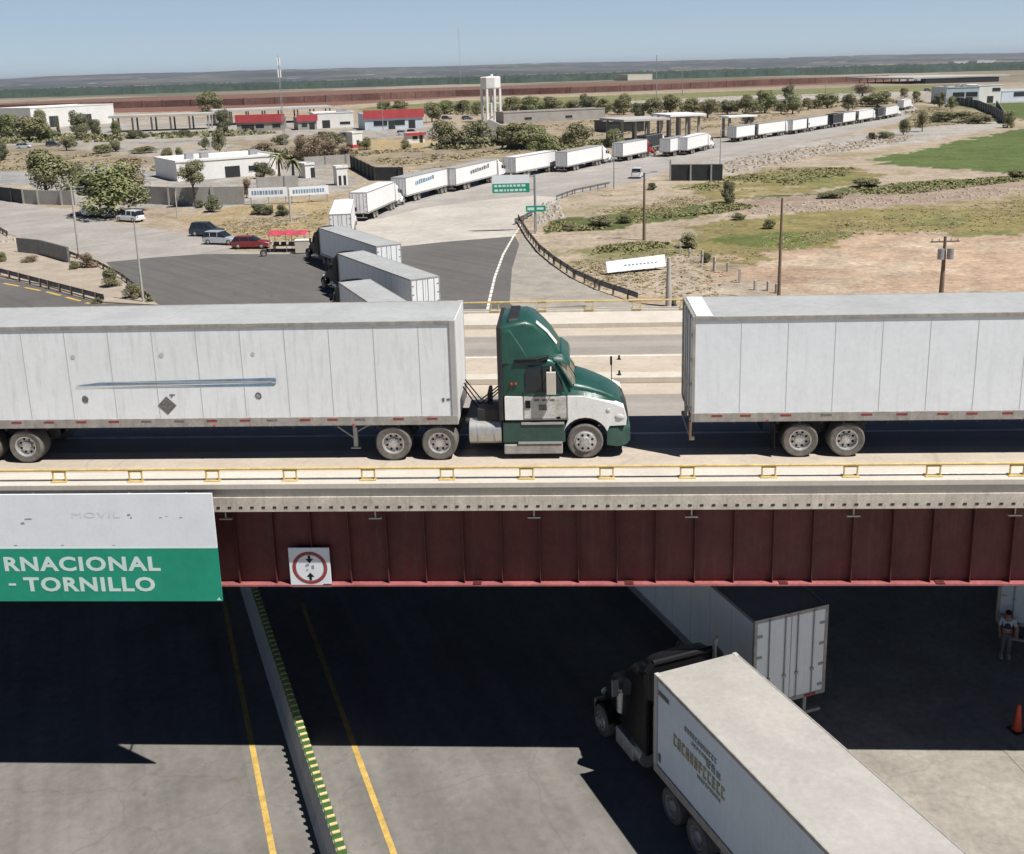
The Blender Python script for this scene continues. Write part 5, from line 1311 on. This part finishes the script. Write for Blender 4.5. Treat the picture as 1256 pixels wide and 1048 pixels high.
def ptower():
    block('port_building', 1160, 128, 1200, 127, hgt(1180, 128, 108), 20, 'pale blue port building at the far right', 'bblue', 'canopy', [(.2, 3, 5, 2), (.6, 3, 5, 2)], [(.6, 3, 3)], extra=roofunits)
    block('port_building', 1199, 127, 1227, 126, hgt(1210, 126, 105), 18, 'bright white port building next to the pale blue one', 'bwhite', 'bwhite', [(.6, 5, 4, 1.5)], [(.4, 3, 3)])
    block('port_building', 1228, 125, 1300, 122, hgt(1240, 124, 112), 18, 'long low bluish port building at the right edge', 'bblue', 'canopy', [(.2, 2, 6, 2)], [])
    block('port_shade_block', 1135, 103, 1225, 100.5, 3.6, 10, 'long dark block added for the shade beneath the huge grey port canopy', 'dark', 'dark')  # solid dark block, added to imitate the shade under the canopy
    canopy('port_canopy', 1120, 103.3, 1238, 99.5, 5.0, 110, 'huge grey canopy roof of the far border port', 12, 1.2, roof='canopy')
    for i, (x, y, wd, dp) in enumerate(((1165, 75, 16, 40), (1185, 75, 34, 60))):
        a, L, ang = frame_from(x, 79+i*.3, x+wd, 79)
ptower()
for i, (x0, y0, x1, y1, H, lab) in enumerate(((1163, 81.5, 1170, 81.5, 11, 'small white far building under the horizon at the right'), (1182, 81, 1198, 81, 12, 'long white far building under the horizon at the right'), (690, 99, 735, 98.5, 8, 'grey far farm building beyond the rust fence'), (770, 99, 800, 98, 8, 'pale far farm building beyond the rust fence'))):
    block('far_building', x0, y0, x1, y1, H, 40, lab, ('bwhite', 'bwhite', 'bgrey', 'bcream')[i], 'canopy' if i > 1 else 'bwhite')
def water_tower():
    a = P(603, 149.5); r = empty('water_tower', a, .4, 'white concrete water tower on six legs standing above the trees', 'water tower')
    H = hgt(603, 149.5, 95)+.2; R_ = 4.3
    b = MB(); b.lathe_z((0, 0, 0), [(.01, H-4.6), (R_-.4, H-4.6), (R_, H-4.2), (R_, H-.3), (R_-.3, H), (.01, H+.25)], 8); b.build('tank', M['bwhite'], r, smooth=False)
    for i in range(8):
        t = 6.28319*(i+.5)/8-.39; x, y = (R_-.4)*math.cos(t), (R_-.4)*math.sin(t)
        b = MB(); b.box(x-.42, x+.42, y-.42, y+.42, 0, H-4.6); b.build('leg', M['bwhite'], r)
    b = MB(); b.cyl((0, 0, 0), (0, 0, H-4.6), .5, n=12); b.build('riser_pipe', M['bwhite'], r, smooth=True)
    for z in (H*.42,):
        b = MB()
        for i in range(8):
            t = 6.28319*(i+.5)/8-.39; u = 6.28319*(i+1.5)/8-.39
            b.cyl(((R_-.4)*math.cos(t), (R_-.4)*math.sin(t), z), ((R_-.4)*math.cos(u), (R_-.4)*math.sin(u), z), .22, n=4)
        b.build('ring_beam', M['bwhite'], r)
    b = MB(); b.cyl((1, 1, H), (1, 1, H+1), .5, n=10); b.build('hatch', M['bwhite'], r)
    MB().box(-5, 5, -5.5, 4.5, -.0, .5).build('plinth', M['bwhite'], r)
    g = P(601, 168); rr = empty('pump_house', g, 0, 'small grey pump house with gabled front below the water tower', 'building')
    MB().prof([(-3.6, 0), (3.6, 0), (3.6, 3.4), (0, 5.2), (-3.6, 3.4)], 0, 6).build('walls', M['bgrey'], rr); MB().box(-.7, .5, -.05, 0, 0, 2.2).build('door', M['dark'], rr)
water_tower()

# walls & fences
def wall_run(name, pxs, H, label, m_='bgrey', cat='wall', grp=None, th=.2, postm=None, pstep=5):
    pts = PX(*pxs); o = pts[0].copy(); r = empty(name, o, 0, label, cat, grp); b = MB(); k = 0
    for a, c in zip(pts, pts[1:]):
        a = a-o; c = c-o; d = (c-a).normalized(); n = Vector((-d.y, d.x, 0))*th; z = Vector((0, 0, H))
        b.add([a, c, c+n, a+n, a+z, c+z, c+n+z, a+n+z], [(0, 1, 5, 4), (1, 2, 6, 5), (2, 3, 7, 6), (3, 0, 4, 7), (4, 5, 6, 7), (3, 2, 1, 0)])
        if pstep:
            L = (c-a).length; q = 0
            while q < L and k < 60:
                p = a+(c-a)*(q/L)-n*.4; MB().box(p.x-.14, p.x+.14, p.y-.14, p.y+.14, 0, H+.12).build('post', M[postm or m_], r); q += pstep; k += 1
    b.build('wall_panel', M[m_], r)
    return r
wall_run('block_wall', [(-40, 236), (0, 246), (30, 250)], 2.4, 'block wall painted black for its shade at the left edge of the plaza', 'netting')  # black material puts the shade into the wall's colour
wall_run('block_wall', [(30, 250), (48, 251), (92, 252)], 2.4, 'grey block wall below the round tree at the left', 'bgrey')
wall_run('block_wall', [(176, 250), (218, 252), (300, 251)], 2.9, 'long grey block wall in front of the white office', 'bgrey', pstep=6)
wall_run('block_wall', [(316, 233), (366, 230)], 2.2, 'grey block wall under the palms', 'bgrey')
wall_run('block_wall', [(374, 204), (430, 200)], 2.0, 'pale block wall behind the little white shed', 'bgrey')
wall_run('mesh_fence', [(431, 206), (460, 222), (495, 222)], 2.6, 'black netting fence behind the first queueing trailer', 'netting', 'fence', th=.1)
wall_run('mesh_fence', [(822, 222), (886, 222)], 2.9, 'black mesh fence panels in front of the rubble blocks', 'netting', 'fence', th=.08, postm='galv', pstep=3.6)
wall_run('curved_fence', [(1168, 127), (1200, 133), (1219, 142), (1232, 152)], 3.0, 'curved dark fence around the scrub at the far right', 'netting', 'fence', th=.15, pstep=9, postm='galv')
wall_run('curved_fence', [(1222, 134), (1232, 152)], 3.2, 'grey fence closing the far right corner of the scrub', 'bgrey', 'fence', th=.15, pstep=9, postm='galv')
def border_fence():
    pts = PX((-420, 148), (-160, 141), (0, 137), (100, 134.5), (200, 131.5), (300, 129), (400, 125.5), (480, 122), (560, 118.5), (630, 116.5), (700, 114.5), (800, 111), (900, 106.5), (1000, 102.5), (1090, 98.5))
    o = pts[0].copy(); r = empty('border_fence', o, 0, 'very long rust red steel border fence across the plain', 'fence')
    b = MB(); k = 0
    for a, c in zip(pts, pts[1:]):
        a = a-o; c = c-o; d = (c-a).normalized(); L = (c-a).length; n = Vector((-d.y, d.x, 0))*.15; z = Vector((0, 0, 6.8))
        q = 0
        while q < L:
            e = min(q+1.6, L); p, s = a+d*q, a+d*e; zz = Vector((0, 0, 4.9+.3*math.sin(p.x*.013+p.y*.02)))
            b.add([p, s, s+n, p+n, p+zz, s+zz, s+n+zz, p+n+zz], [(0, 1, 5, 4), (1, 2, 6, 5), (2, 3, 7, 6), (3, 0, 4, 7), (4, 5, 6, 7)]); q += 2.0
        p = a+n; s = c+n; b.add([p, s, s+n, p+n, p+Vector((0, 0, 4.7)), s+Vector((0, 0, 4.7)), s+n+Vector((0, 0, 4.7)), p+n+Vector((0, 0, 4.7))], [(0, 1, 5, 4), (1, 2, 6, 5), (2, 3, 7, 6), (3, 0, 4, 7), (4, 5, 6, 7)])
        q = 0
        while q < L and k < 90:
            p = a+d*q; MB().box(p.x-.3, p.x+.3, p.y-.5, p.y-.1, 0, 5.3).build('post', M['rust'], r); q += 22; k += 1
    b.build('fence_panels', M['rust'], r)
border_fence()
# marker posts of the old field fence
for i, (px, py, tp) in enumerate(((834, 311, 297), (846, 316, 305), (861, 323, 307), (876, 333, 315), (892, 333, 323), (907, 347, 330), (926, 356, 345), (942, 357, 347), (952, 360, 349))):
    a = P(px, py); H = max(.9, hgt(px, py, tp)); o_ = ('first', 'second', 'third', 'fourth', 'fifth', 'sixth', 'seventh', 'eighth', 'ninth')[i]
    r = empty('fence_post', a, i*.3, '%s white concrete fence post from the left in the line right of the billboard' % o_, 'post', 'white concrete field posts')
    MB().box(-.11, .11, -.11, .11, 0, H).build('shaft', M['pole'], r, bevel=.02)
    MB().box(-.08, .08, -.17, -.11, H*.6, H*.66).build('wire_clip', M['galv'], r)
# bridge delineators on the median kerb
for s_, t_, z_, lb in ((1.77, 35.5, .22, 'small black delineator stub on the median kerb ahead of the green cab'), (1.9, 38.3, 0, 'small black delineator stub beside the white line of the far lane')):
    o = MB().cyl((0, 0, 0), (0, 0, .16), .05, .035, 10).cyl((0, 0, 0), (0, 0, .02), .08, .08, 10).build('delineator_post', M['dark'], None, Dk(s_, t_, ZD+z_), YAW)
    tag(o, lb, 'post', 'delineator posts on the bridge')

# ---------------------------------------------------------------- vegetation
def crown_mesh(seed, n, lobes, leaf, flat=1.0, m_='leafA', cone=False):
    rr = random.Random(seed); b = MB()
    L = []
    for i in range(lobes):
        a = rr.uniform(0, 6.283); z = rr.uniform(-.62, .60); q = rr.uniform(.0, .68 if z < .1 else .42)
        L.append((q*math.cos(a), q*math.sin(a), z*(flat), rr.uniform(.24, .42)))
    for i in range(n):
        lx, ly, lz, lr = rr.choice(L)
        while True:
            v = Vector((rr.gauss(0, 1), rr.gauss(0, 1), rr.gauss(0, 1)))
            if v.length > .1: break
        v.normalize(); v *= lr*rr.uniform(.55, 1.08)**.7
        p = Vector((lx, ly, lz))+v
        if cone: p.x *= .55*(1.1-p.z*.8); p.y *= .55*(1.1-p.z*.8)
        s = leaf*rr.uniform(.6, 1.5); u = (v.normalized()+Vector((0, 0, .55))+Vector((rr.gauss(0, .45), rr.gauss(0, .45), rr.gauss(0, .45)))).normalized(); w_ = u.orthogonal().normalized(); w_.rotate(Matrix.Rotation(rr.uniform(0, 6.28), 3, u))
        t = u.cross(w_)
        b.add([p-w_*s, p+t*s*.6, p+w_*s, p-t*s*.6], [(0, 1, 2, 3)])
    o = b.build('crown', M[m_], None, recalc=False); me = o.data; bpy.data.objects.remove(o); return me
def trunk_mesh(seed):
    rr = random.Random(seed); b = MB()
    b.cyl((0, 0, 0), (.03, .02, .5), .045, .032, 7)
    for k in range(5):
        a = rr.uniform(0, 6.28); q = rr.uniform(.2, .4); b.cyl((.03, .02, .42+.03*k), (q*math.cos(a), q*math.sin(a), .75+rr.uniform(0, .15)), .022, .008, 5)
    o = b.build('trunk', M['trunk'], None); me = o.data; bpy.data.objects.remove(o); return me
CM = {k: [crown_mesh(11*i+hash_, n, lb, lf, fl, m_, cn) for i in range(3)] for k, hash_, n, lb, lf, fl, m_, cn in (
    ('A', 1, 6500, 18, .043, .9, 'leafA', False), ('B', 2, 5500, 18, .043, .9, 'leafB', False), ('C', 3, 5000, 16, .045, .9, 'leafC', False),
    ('R', 4, 3600, 17, .042, .8, 'leafR', False), ('G', 5, 7500, 20, .040, .9, 'leafG', False), ('K', 6, 1200, 8, .08, 1.0, 'leafC', True))}
TM = [trunk_mesh(i) for i in range(3)]
def plant(px, py, wpx, hpx, kind, label, shrub=False, grp=None, trunk=.09, name=None):
    a = P(px, py); dist = math.hypot(a.x, a.y); sc = dist/FPX*1.02
    W_ = wpx*sc; H = hpx*sc*1.04
    nm = name or ('shrub' if shrub else 'tree')
    r = empty(nm, a, RND.uniform(0, 6.28), label, 'shrub' if shrub else 'tree', grp)
    ch = H*(1-trunk) if not shrub else H
    c_ = bpy.data.objects.new('crown' if not shrub else 'foliage', RND.choice(CM[kind])); C.objects.link(c_); c_.parent = r
    c_.scale = (W_/1.55, W_/1.55, ch/1.75); c_.location = (0, 0, (H-ch)+ch*.46)
    t = bpy.data.objects.new('trunk' if not shrub else 'stem', RND.choice(TM)); C.objects.link(t); t.parent = r
    t.scale = (W_*.8, W_*.8, H*.85)
    return r
ORD = 'first second third fourth fifth sixth seventh eighth ninth tenth eleventh twelfth thirteenth fourteenth fifteenth sixteenth seventeenth eighteenth nineteenth twentieth'.split()
KD = dict(A='green', B='olive', C='dark green', R='reddish brown', G='bright green', K='dark narrow')
def row(items, where, grp, shrub=False):
    items = sorted(items, key=lambda t: t[0])
    for i, (px, py, wv, hv, k) in enumerate(items):
        plant(px, py, wv, hv, k, '%s %s, %s from the left %s' % (KD[k], 'shrub' if shrub else 'tree', ORD[i], where), shrub, grp)
row([(-8, 166, 34, 26, 'A'), (12, 168, 34, 24, 'G'), (36, 174, 44, 28, 'A'), (53, 164, 22, 27, 'B'), (58, 172, 24, 14, 'G'), (73, 171, 10, 23, 'K'), (97, 166, 24, 29, 'C'), (104, 172, 16, 18, 'B'), (117, 166, 18, 18, 'C'), (143, 168, 14, 18, 'G')], 'before the white warehouse', 'trees before the warehouse')
row([(82, 185, 22, 16, 'B'), (5, 197, 14, 20, 'C'), (205, 207, 18, 24, 'B'), (222, 204, 12, 22, 'B'), (252, 184, 14, 16, 'C'), (270, 188, 16, 30, 'B'), (275, 166, 22, 30, 'C')], 'on the left lots', 'trees on the left lots')
plant(57, 237, 56, 52, 'A', 'round green tree behind the grey block wall at the left', trunk=.1)
plant(140, 264, 92, 62, 'G', 'very large green tree with the white SUV parked under it', trunk=.12)
plant(160, 238, 42, 48, 'R', 'reddish tree crown rising behind the very large green tree', trunk=.1)
plant(98, 232, 22, 32, 'B', 'slender olive tree between the round tree and the very large tree')
plant(240, 254, 32, 56, 'B', 'leaning tree with a bare trunk before the white office', trunk=.45)
plant(261, 260, 22, 22, 'C', 'dark round shrub at the foot of the long grey block wall', True)
plant(246, 255, 12, 10, 'C', 'small dark shrub beside the leaning tree', True)
plant(303, 243, 16, 24, 'R', 'thin brownish tree left of the blue banner boards')
plant(322, 219, 26, 22, 'C', 'dark shrub by the right end of the white office', True)
plant(255, 137, 30, 24, 'A', 'lone green tree in front of the rust fence above the customs canopy')
row([(128, 188, 26, 10, 'A'), (142, 186, 16, 14, 'B'), (165, 170, 28, 11, 'C'), (178, 188, 30, 8, 'B'), (225, 168, 24, 9, 'C'), (325, 187, 26, 14, 'R'), (345, 178, 22, 14, 'B'), (60, 200, 40, 10, 'B')], 'among the low shrubs on the left lots', 'low shrubs on the left lots', True)
row([(368, 196, 24, 30, 'R'), (385, 197, 28, 36, 'R'), (404, 197, 26, 26, 'R'), (425, 196, 26, 18, 'R'), (408, 182, 32, 22, 'B'), (450, 184, 18, 16, 'A'), (497, 183, 14, 12, 'B')], 'in the reddish scrub beside the guard booth', 'scrub beside the guard booth', True)
row([(318, 263, 26, 14, 'C'), (331, 264, 14, 14, 'C'), (347, 265, 16, 14, 'C')], 'under the left banner board', 'shrubs under the banner boards', True)
row([(545, 181, 36, 34, 'B'), (585, 180, 42, 32, 'B'), (618, 178, 28, 24, 'B'), (643, 183, 52, 34, 'A'), (668, 189, 34, 26, 'G'), (660, 180, 28, 26, 'A'), (712, 186, 42, 34, 'B'), (752, 181, 24, 22, 'G')], 'in the tree belt behind the queue', 'trees behind the queue')
row([(472, 136, 22, 12, 'G'), (492, 137, 26, 14, 'A'), (530, 150, 26, 24, 'A'), (548, 140, 26, 16, 'G'), (568, 139, 24, 16, 'B'), (586, 142, 16, 18, 'A'), (630, 141, 26, 22, 'A'), (652, 140, 32, 22, 'G'), (674, 140, 30, 22, 'A'), (700, 138, 24, 14, 'B'), (720, 139, 28, 24, 'C')], 'around the water tower', 'trees around the water tower')
row([(742, 140, 24, 20, 'A'), (765, 141, 28, 26, 'A'), (783, 145, 22, 18, 'C'), (800, 145, 26, 26, 'B'), (822, 139, 32, 22, 'A'), (850, 144, 30, 24, 'A'), (868, 145, 26, 22, 'B'), (892, 141, 24, 18, 'C'), (914, 141, 26, 25, 'A'), (917, 151, 18, 14, 'C'), (938, 139, 32, 28, 'G'), (958, 140, 22, 16, 'B'), (972, 140, 24, 24, 'G'), (966, 122, 18, 18, 'C'), (991, 135, 18, 14, 'B'), (1015, 133, 34, 17, 'A'), (1040, 137, 20, 22, 'B')], 'behind the canopies and queue', 'trees behind the far queue')
row([(1058, 118, 30, 16, 'R'), (1076, 131, 44, 17, 'A'), (1108, 166, 14, 20, 'B'), (1131, 162, 16, 24, 'B'), (1109, 120, 10, 12, 'A'), (1124, 124, 10, 12, 'A'), (1152, 132, 16, 18, 'C'), (1166, 134, 12, 14, 'G')], 'around the far end of the queue', 'trees at the far end of the queue')
row([(1160, 150, 34, 12, 'A'), (1185, 150, 30, 12, 'B'), (1200, 152, 30, 10, 'B'), (1070, 172, 14, 10, 'C'), (1086, 170, 22, 9, 'B'), (1236, 157, 14, 20, 'A')], 'in the scrub inside the curved fence', 'scrub by the curved fence', True)
row([(893, 249, 20, 26, 'C'), (845, 304, 26, 19, 'A'), (866, 322, 16, 14, 'C'), (945, 281, 18, 12, 'A'), (905, 270, 18, 9, 'A'), (735, 277, 34, 14, 'A'), (765, 274, 26, 12, 'A'), (700, 283, 20, 9, 'B'), (800, 233, 14, 9, 'C'), (1245, 218, 20, 9, 'A'), (1060, 229, 40, 10, 'A'), (1020, 243, 34, 9, 'B'), (826, 376, 10, 10, 'C')], 'in the ditches right of the plaza', 'shrubs in the ditches', True)
row([(138, 353, 22, 23, 'B'), (165, 367, 24, 20, 'B'), (184, 372, 10, 8, 'G'), (92, 332, 12, 12, 'A'), (108, 330, 22, 20, 'R'), (38, 322, 22, 9, 'R'), (4, 322, 14, 12, 'A'), (120, 372, 12, 7, 'B')], 'on the sandy island', 'shrubs on the sandy island', True)
def palm(px, py, hpx, label):
    a = P(px, py); sc = math.hypot(a.x, a.y)/FPX; H = hpx*sc; r = empty('palm_tree', a, 0, label, 'palm tree', 'palms beside the white office')
    MB().cyl((0, 0, 0), (.1, 0, H*.72), .3, .2, 9).build('trunk', M['trunk'], r, smooth=True)
    b = MB(); rr = random.Random(px)
    for k in range(26):
        t = rr.uniform(0, 6.28); up = rr.uniform(-.5, 1.2); Lf = H*rr.uniform(.28, .4); pr = None
        for i in range(6):
            q = i/5; c_ = Vector((.1+math.cos(t)*Lf*q, math.sin(t)*Lf*q, H*.72+Lf*(up*q-1.0*q*q))); sd = Vector((-math.sin(t), math.cos(t), 0))*(.32*(1-q*.7))
            if pr: b.add([pr[0], pr[1], c_+sd, c_-sd], [(0, 1, 2, 3)])
            pr = (c_-sd, c_+sd)
    b.build('crown', M['leafA'], r, recalc=False)
palm(343, 222, 40, 'left and taller of two palms beside the white office'); palm(360, 222, 32, 'right and shorter of two palms beside the white office'); palm(371, 184, 22, 'thin distant palm above the reddish scrub')

# grass, ground cover and rubble: uncountable stuff
def scatter(name, polys, n, m_, label, sz=(.25, .6), seed=1, kind='stuff', rock=False, hz=1.0, clump=0):
    rr = random.Random(seed); b = MB()
    per = n//len(polys)
    for pl in polys:
        pts = PX(*pl); xs = [p.x for p in pts]; ys = [p.y for p in pts]; k = 0; tries = 0; poly = [(p.x, p.y) for p in pts]
        cs = []
        while k < per and tries < per*30:
            tries += 1; x, y = rr.uniform(min(xs), max(xs)), rr.uniform(min(ys), max(ys))
            ins = False; j = len(poly)-1
            for i in range(len(poly)):
                if (poly[i][1] > y) != (poly[j][1] > y) and x < (poly[j][0]-poly[i][0])*(y-poly[i][1])/(poly[j][1]-poly[i][1])+poly[i][0]: ins = not ins
                j = i
            if not ins: continue
            if clump:
                v = math.sin(x*.35+seed)*math.sin(y*.22+seed*2)+math.sin(x*.12-y*.17+seed)
                if v < rr.uniform(-.6, 1.3)*clump: continue
            k += 1; s = rr.uniform(*sz)
            if rock:
                a = rr.uniform(0, 3); c_, q = math.cos(a)*s, math.sin(a)*s; h = s*rr.uniform(.5, 1)*hz
                b.add([(x+c_, y+q, 0), (x-q, y+c_, 0), (x-c_, y-q, 0), (x+q, y-c_, 0), (x+c_*.7, y+q*.7, h), (x-q*.7, y+c_*.7, h*.9), (x-c_*.7, y-q*.7, h), (x+q*.7, y-c_*.7, h*1.1)], [(0, 1, 5, 4), (1, 2, 6, 5), (2, 3, 7, 6), (3, 0, 4, 7), (4, 5, 6, 7)])
            else:
                for t in range(5):
                    a = rr.uniform(0, 6.28); c_, q = math.cos(a), math.sin(a); ox, oy = x+rr.gauss(0, s*.6), y+rr.gauss(0, s*.6); h = s*hz*rr.uniform(.35, .8); r_ = s*rr.uniform(.35, .6)
                    b.add([(ox-q*r_, oy+c_*r_, h*.15), (ox+c_*r_*1.2, oy+q*r_*1.2, h*.1), (ox+q*r_, oy-c_*r_, h*.5), (ox-c_*r_*.6, oy-q*r_*.6, h)], [(0, 1, 2, 3)])
    o = b.build(name, M[m_], recalc=False); tag(o, label, None, None, kind); o['category'] = 'ground cover' if not rock else 'rubble'; return o
scatter('grass', [[(670, 285), (680, 270), (760, 262), (800, 258), (790, 272), (720, 283)], [(790, 270), (800, 254), (890, 248), (930, 254), (880, 262)], [(720, 316), (740, 303), (790, 298), (850, 300), (820, 314)], [(960, 242), (1110, 224), (1256, 216), (1256, 222), (1120, 238)], [(835, 232), (880, 220), (960, 206), (1050, 206), (1040, 216), (900, 240)]], 4200, 'grassA', 'green grass and weeds growing in the roadside ditches', (.15, .55), 3, hz=.8, clump=.7)
scatter('dry_grass', [[(845, 300), (870, 276), (1000, 262), (1256, 245), (1256, 284), (1040, 292), (900, 322)], [(235, 276), (300, 256), (408, 243), (385, 300), (300, 288)], [(690, 300), (840, 300), (870, 330), (950, 360), (800, 372), (720, 350)], [(670, 262), (740, 240), (900, 232), (830, 262)]], 3600, 'grassB', 'dry olive grass tufts on the open ground', (.1, .32), 5, hz=.6, clump=1.0)
scatter('scrub', [[(-60, 186), (130, 190), (200, 200), (60, 210), (-60, 210)], [(430, 186), (740, 172), (640, 200), (500, 214)], [(620, 150), (900, 140), (1050, 142), (900, 158), (760, 172)], [(470, 135), (900, 116), (1100, 108), (1100, 112), (900, 124), (600, 140)], [(1110, 132), (1215, 138), (1215, 150), (1110, 158)]], 3600, 'grassB', 'low olive scrub scattered over the far lots', (.3, .9), 9, hz=.6, clump=.8)
scatter('scrub', [[(470, 139), (900, 124), (1130, 122), (1130, 127), (900, 138), (620, 142), (470, 141)], [(535, 184), (760, 180), (760, 172), (640, 170), (535, 174)], [(-60, 176), (150, 172), (330, 166), (330, 161), (150, 166), (-60, 168)], [(190, 210), (350, 196), (430, 194), (430, 186), (300, 188), (190, 202)]], 2800, 'leafB', 'dusty olive scrub between the trees', (.7, 1.7), 21, hz=1.1, clump=.9)
scatter('scrub', [[(480, 138), (900, 125), (1120, 122), (1120, 126), (900, 136), (600, 141)], [(-60, 178), (150, 174), (150, 166), (-60, 168)], [(560, 184), (740, 181), (740, 174), (560, 176)]], 1400, 'leafA', 'green bushy undergrowth between the trees', (.7, 1.6), 22, hz=1.2, clump=1.0)
scatter('rubble', [[(866, 214), (900, 196), (1010, 178), (1120, 166), (1110, 174), (990, 194), (900, 214)]], 650, 'dirt', 'pale broken concrete rubble along the far embankment', (.25, .7), 11, rock=True, hz=.6)
scatter('rubble', [[(655, 276), (665, 250), (690, 246), (690, 268)], [(0, 286), (30, 296), (90, 314), (60, 314), (0, 298)]], 220, 'pole', 'pale loose rocks at the guardrail ends', (.15, .4), 13, rock=True)
scatter('rubble', [[(860, 258), (1256, 228), (1256, 240), (1060, 256), (890, 268)]], 500, 'dirt', 'clods of earth along the ditch bank', (.12, .4), 15, rock=True, hz=.5)

def tree_belt():
    A, R = np.meshgrid(np.radians(np.arange(-38, 38.05, .06)), np.linspace(1560, 2300, 34))
    X, Y = R*np.sin(A), R*np.cos(A)
    rr_ = (R-1640-wnoise(A*900, A*0, 120, 37)*45)/60
    up = np.clip(rr_, 0, 1)*np.clip((2230-R)/60, 0, 1); up = up*up*(3-2*up)
    Z = -2+up*(10.5+wnoise(X, Y, 22, 33)*1.8+wnoise(X, Y, 7, 35)*1.2)
    o = gridmesh('tree_belt', X, Y, Z, M['leafFar'], smooth=False); tag(o, 'dark green belt of orchard trees beyond the rust fence', None, None, 'stuff'); o['category'] = 'tree belt'
tree_belt()
# ---------------------------------------------------------------- haze
HZ = 0.000045
def haze():
    m_ = bpy.data.materials.new('haze'); m_.use_nodes = True; n = m_.node_tree.nodes; l = m_.node_tree.links
    n.remove(n['Principled BSDF']); v = n.new('ShaderNodeVolumePrincipled'); v.inputs['Color'].default_value = (.80, .88, 1, 1); v.inputs['Density'].default_value = HZ; v.inputs['Anisotropy'].default_value = .2
    l.new(v.outputs[0], n['Material Output'].inputs['Volume'])
    o = MB().box(-16000, 16000, -2000, 26000, -65, 130).build('haze', m_); o['kind'] = 'stuff'; o['label'] = 'thin pale blue air haze over the plain'
if HZ: haze()
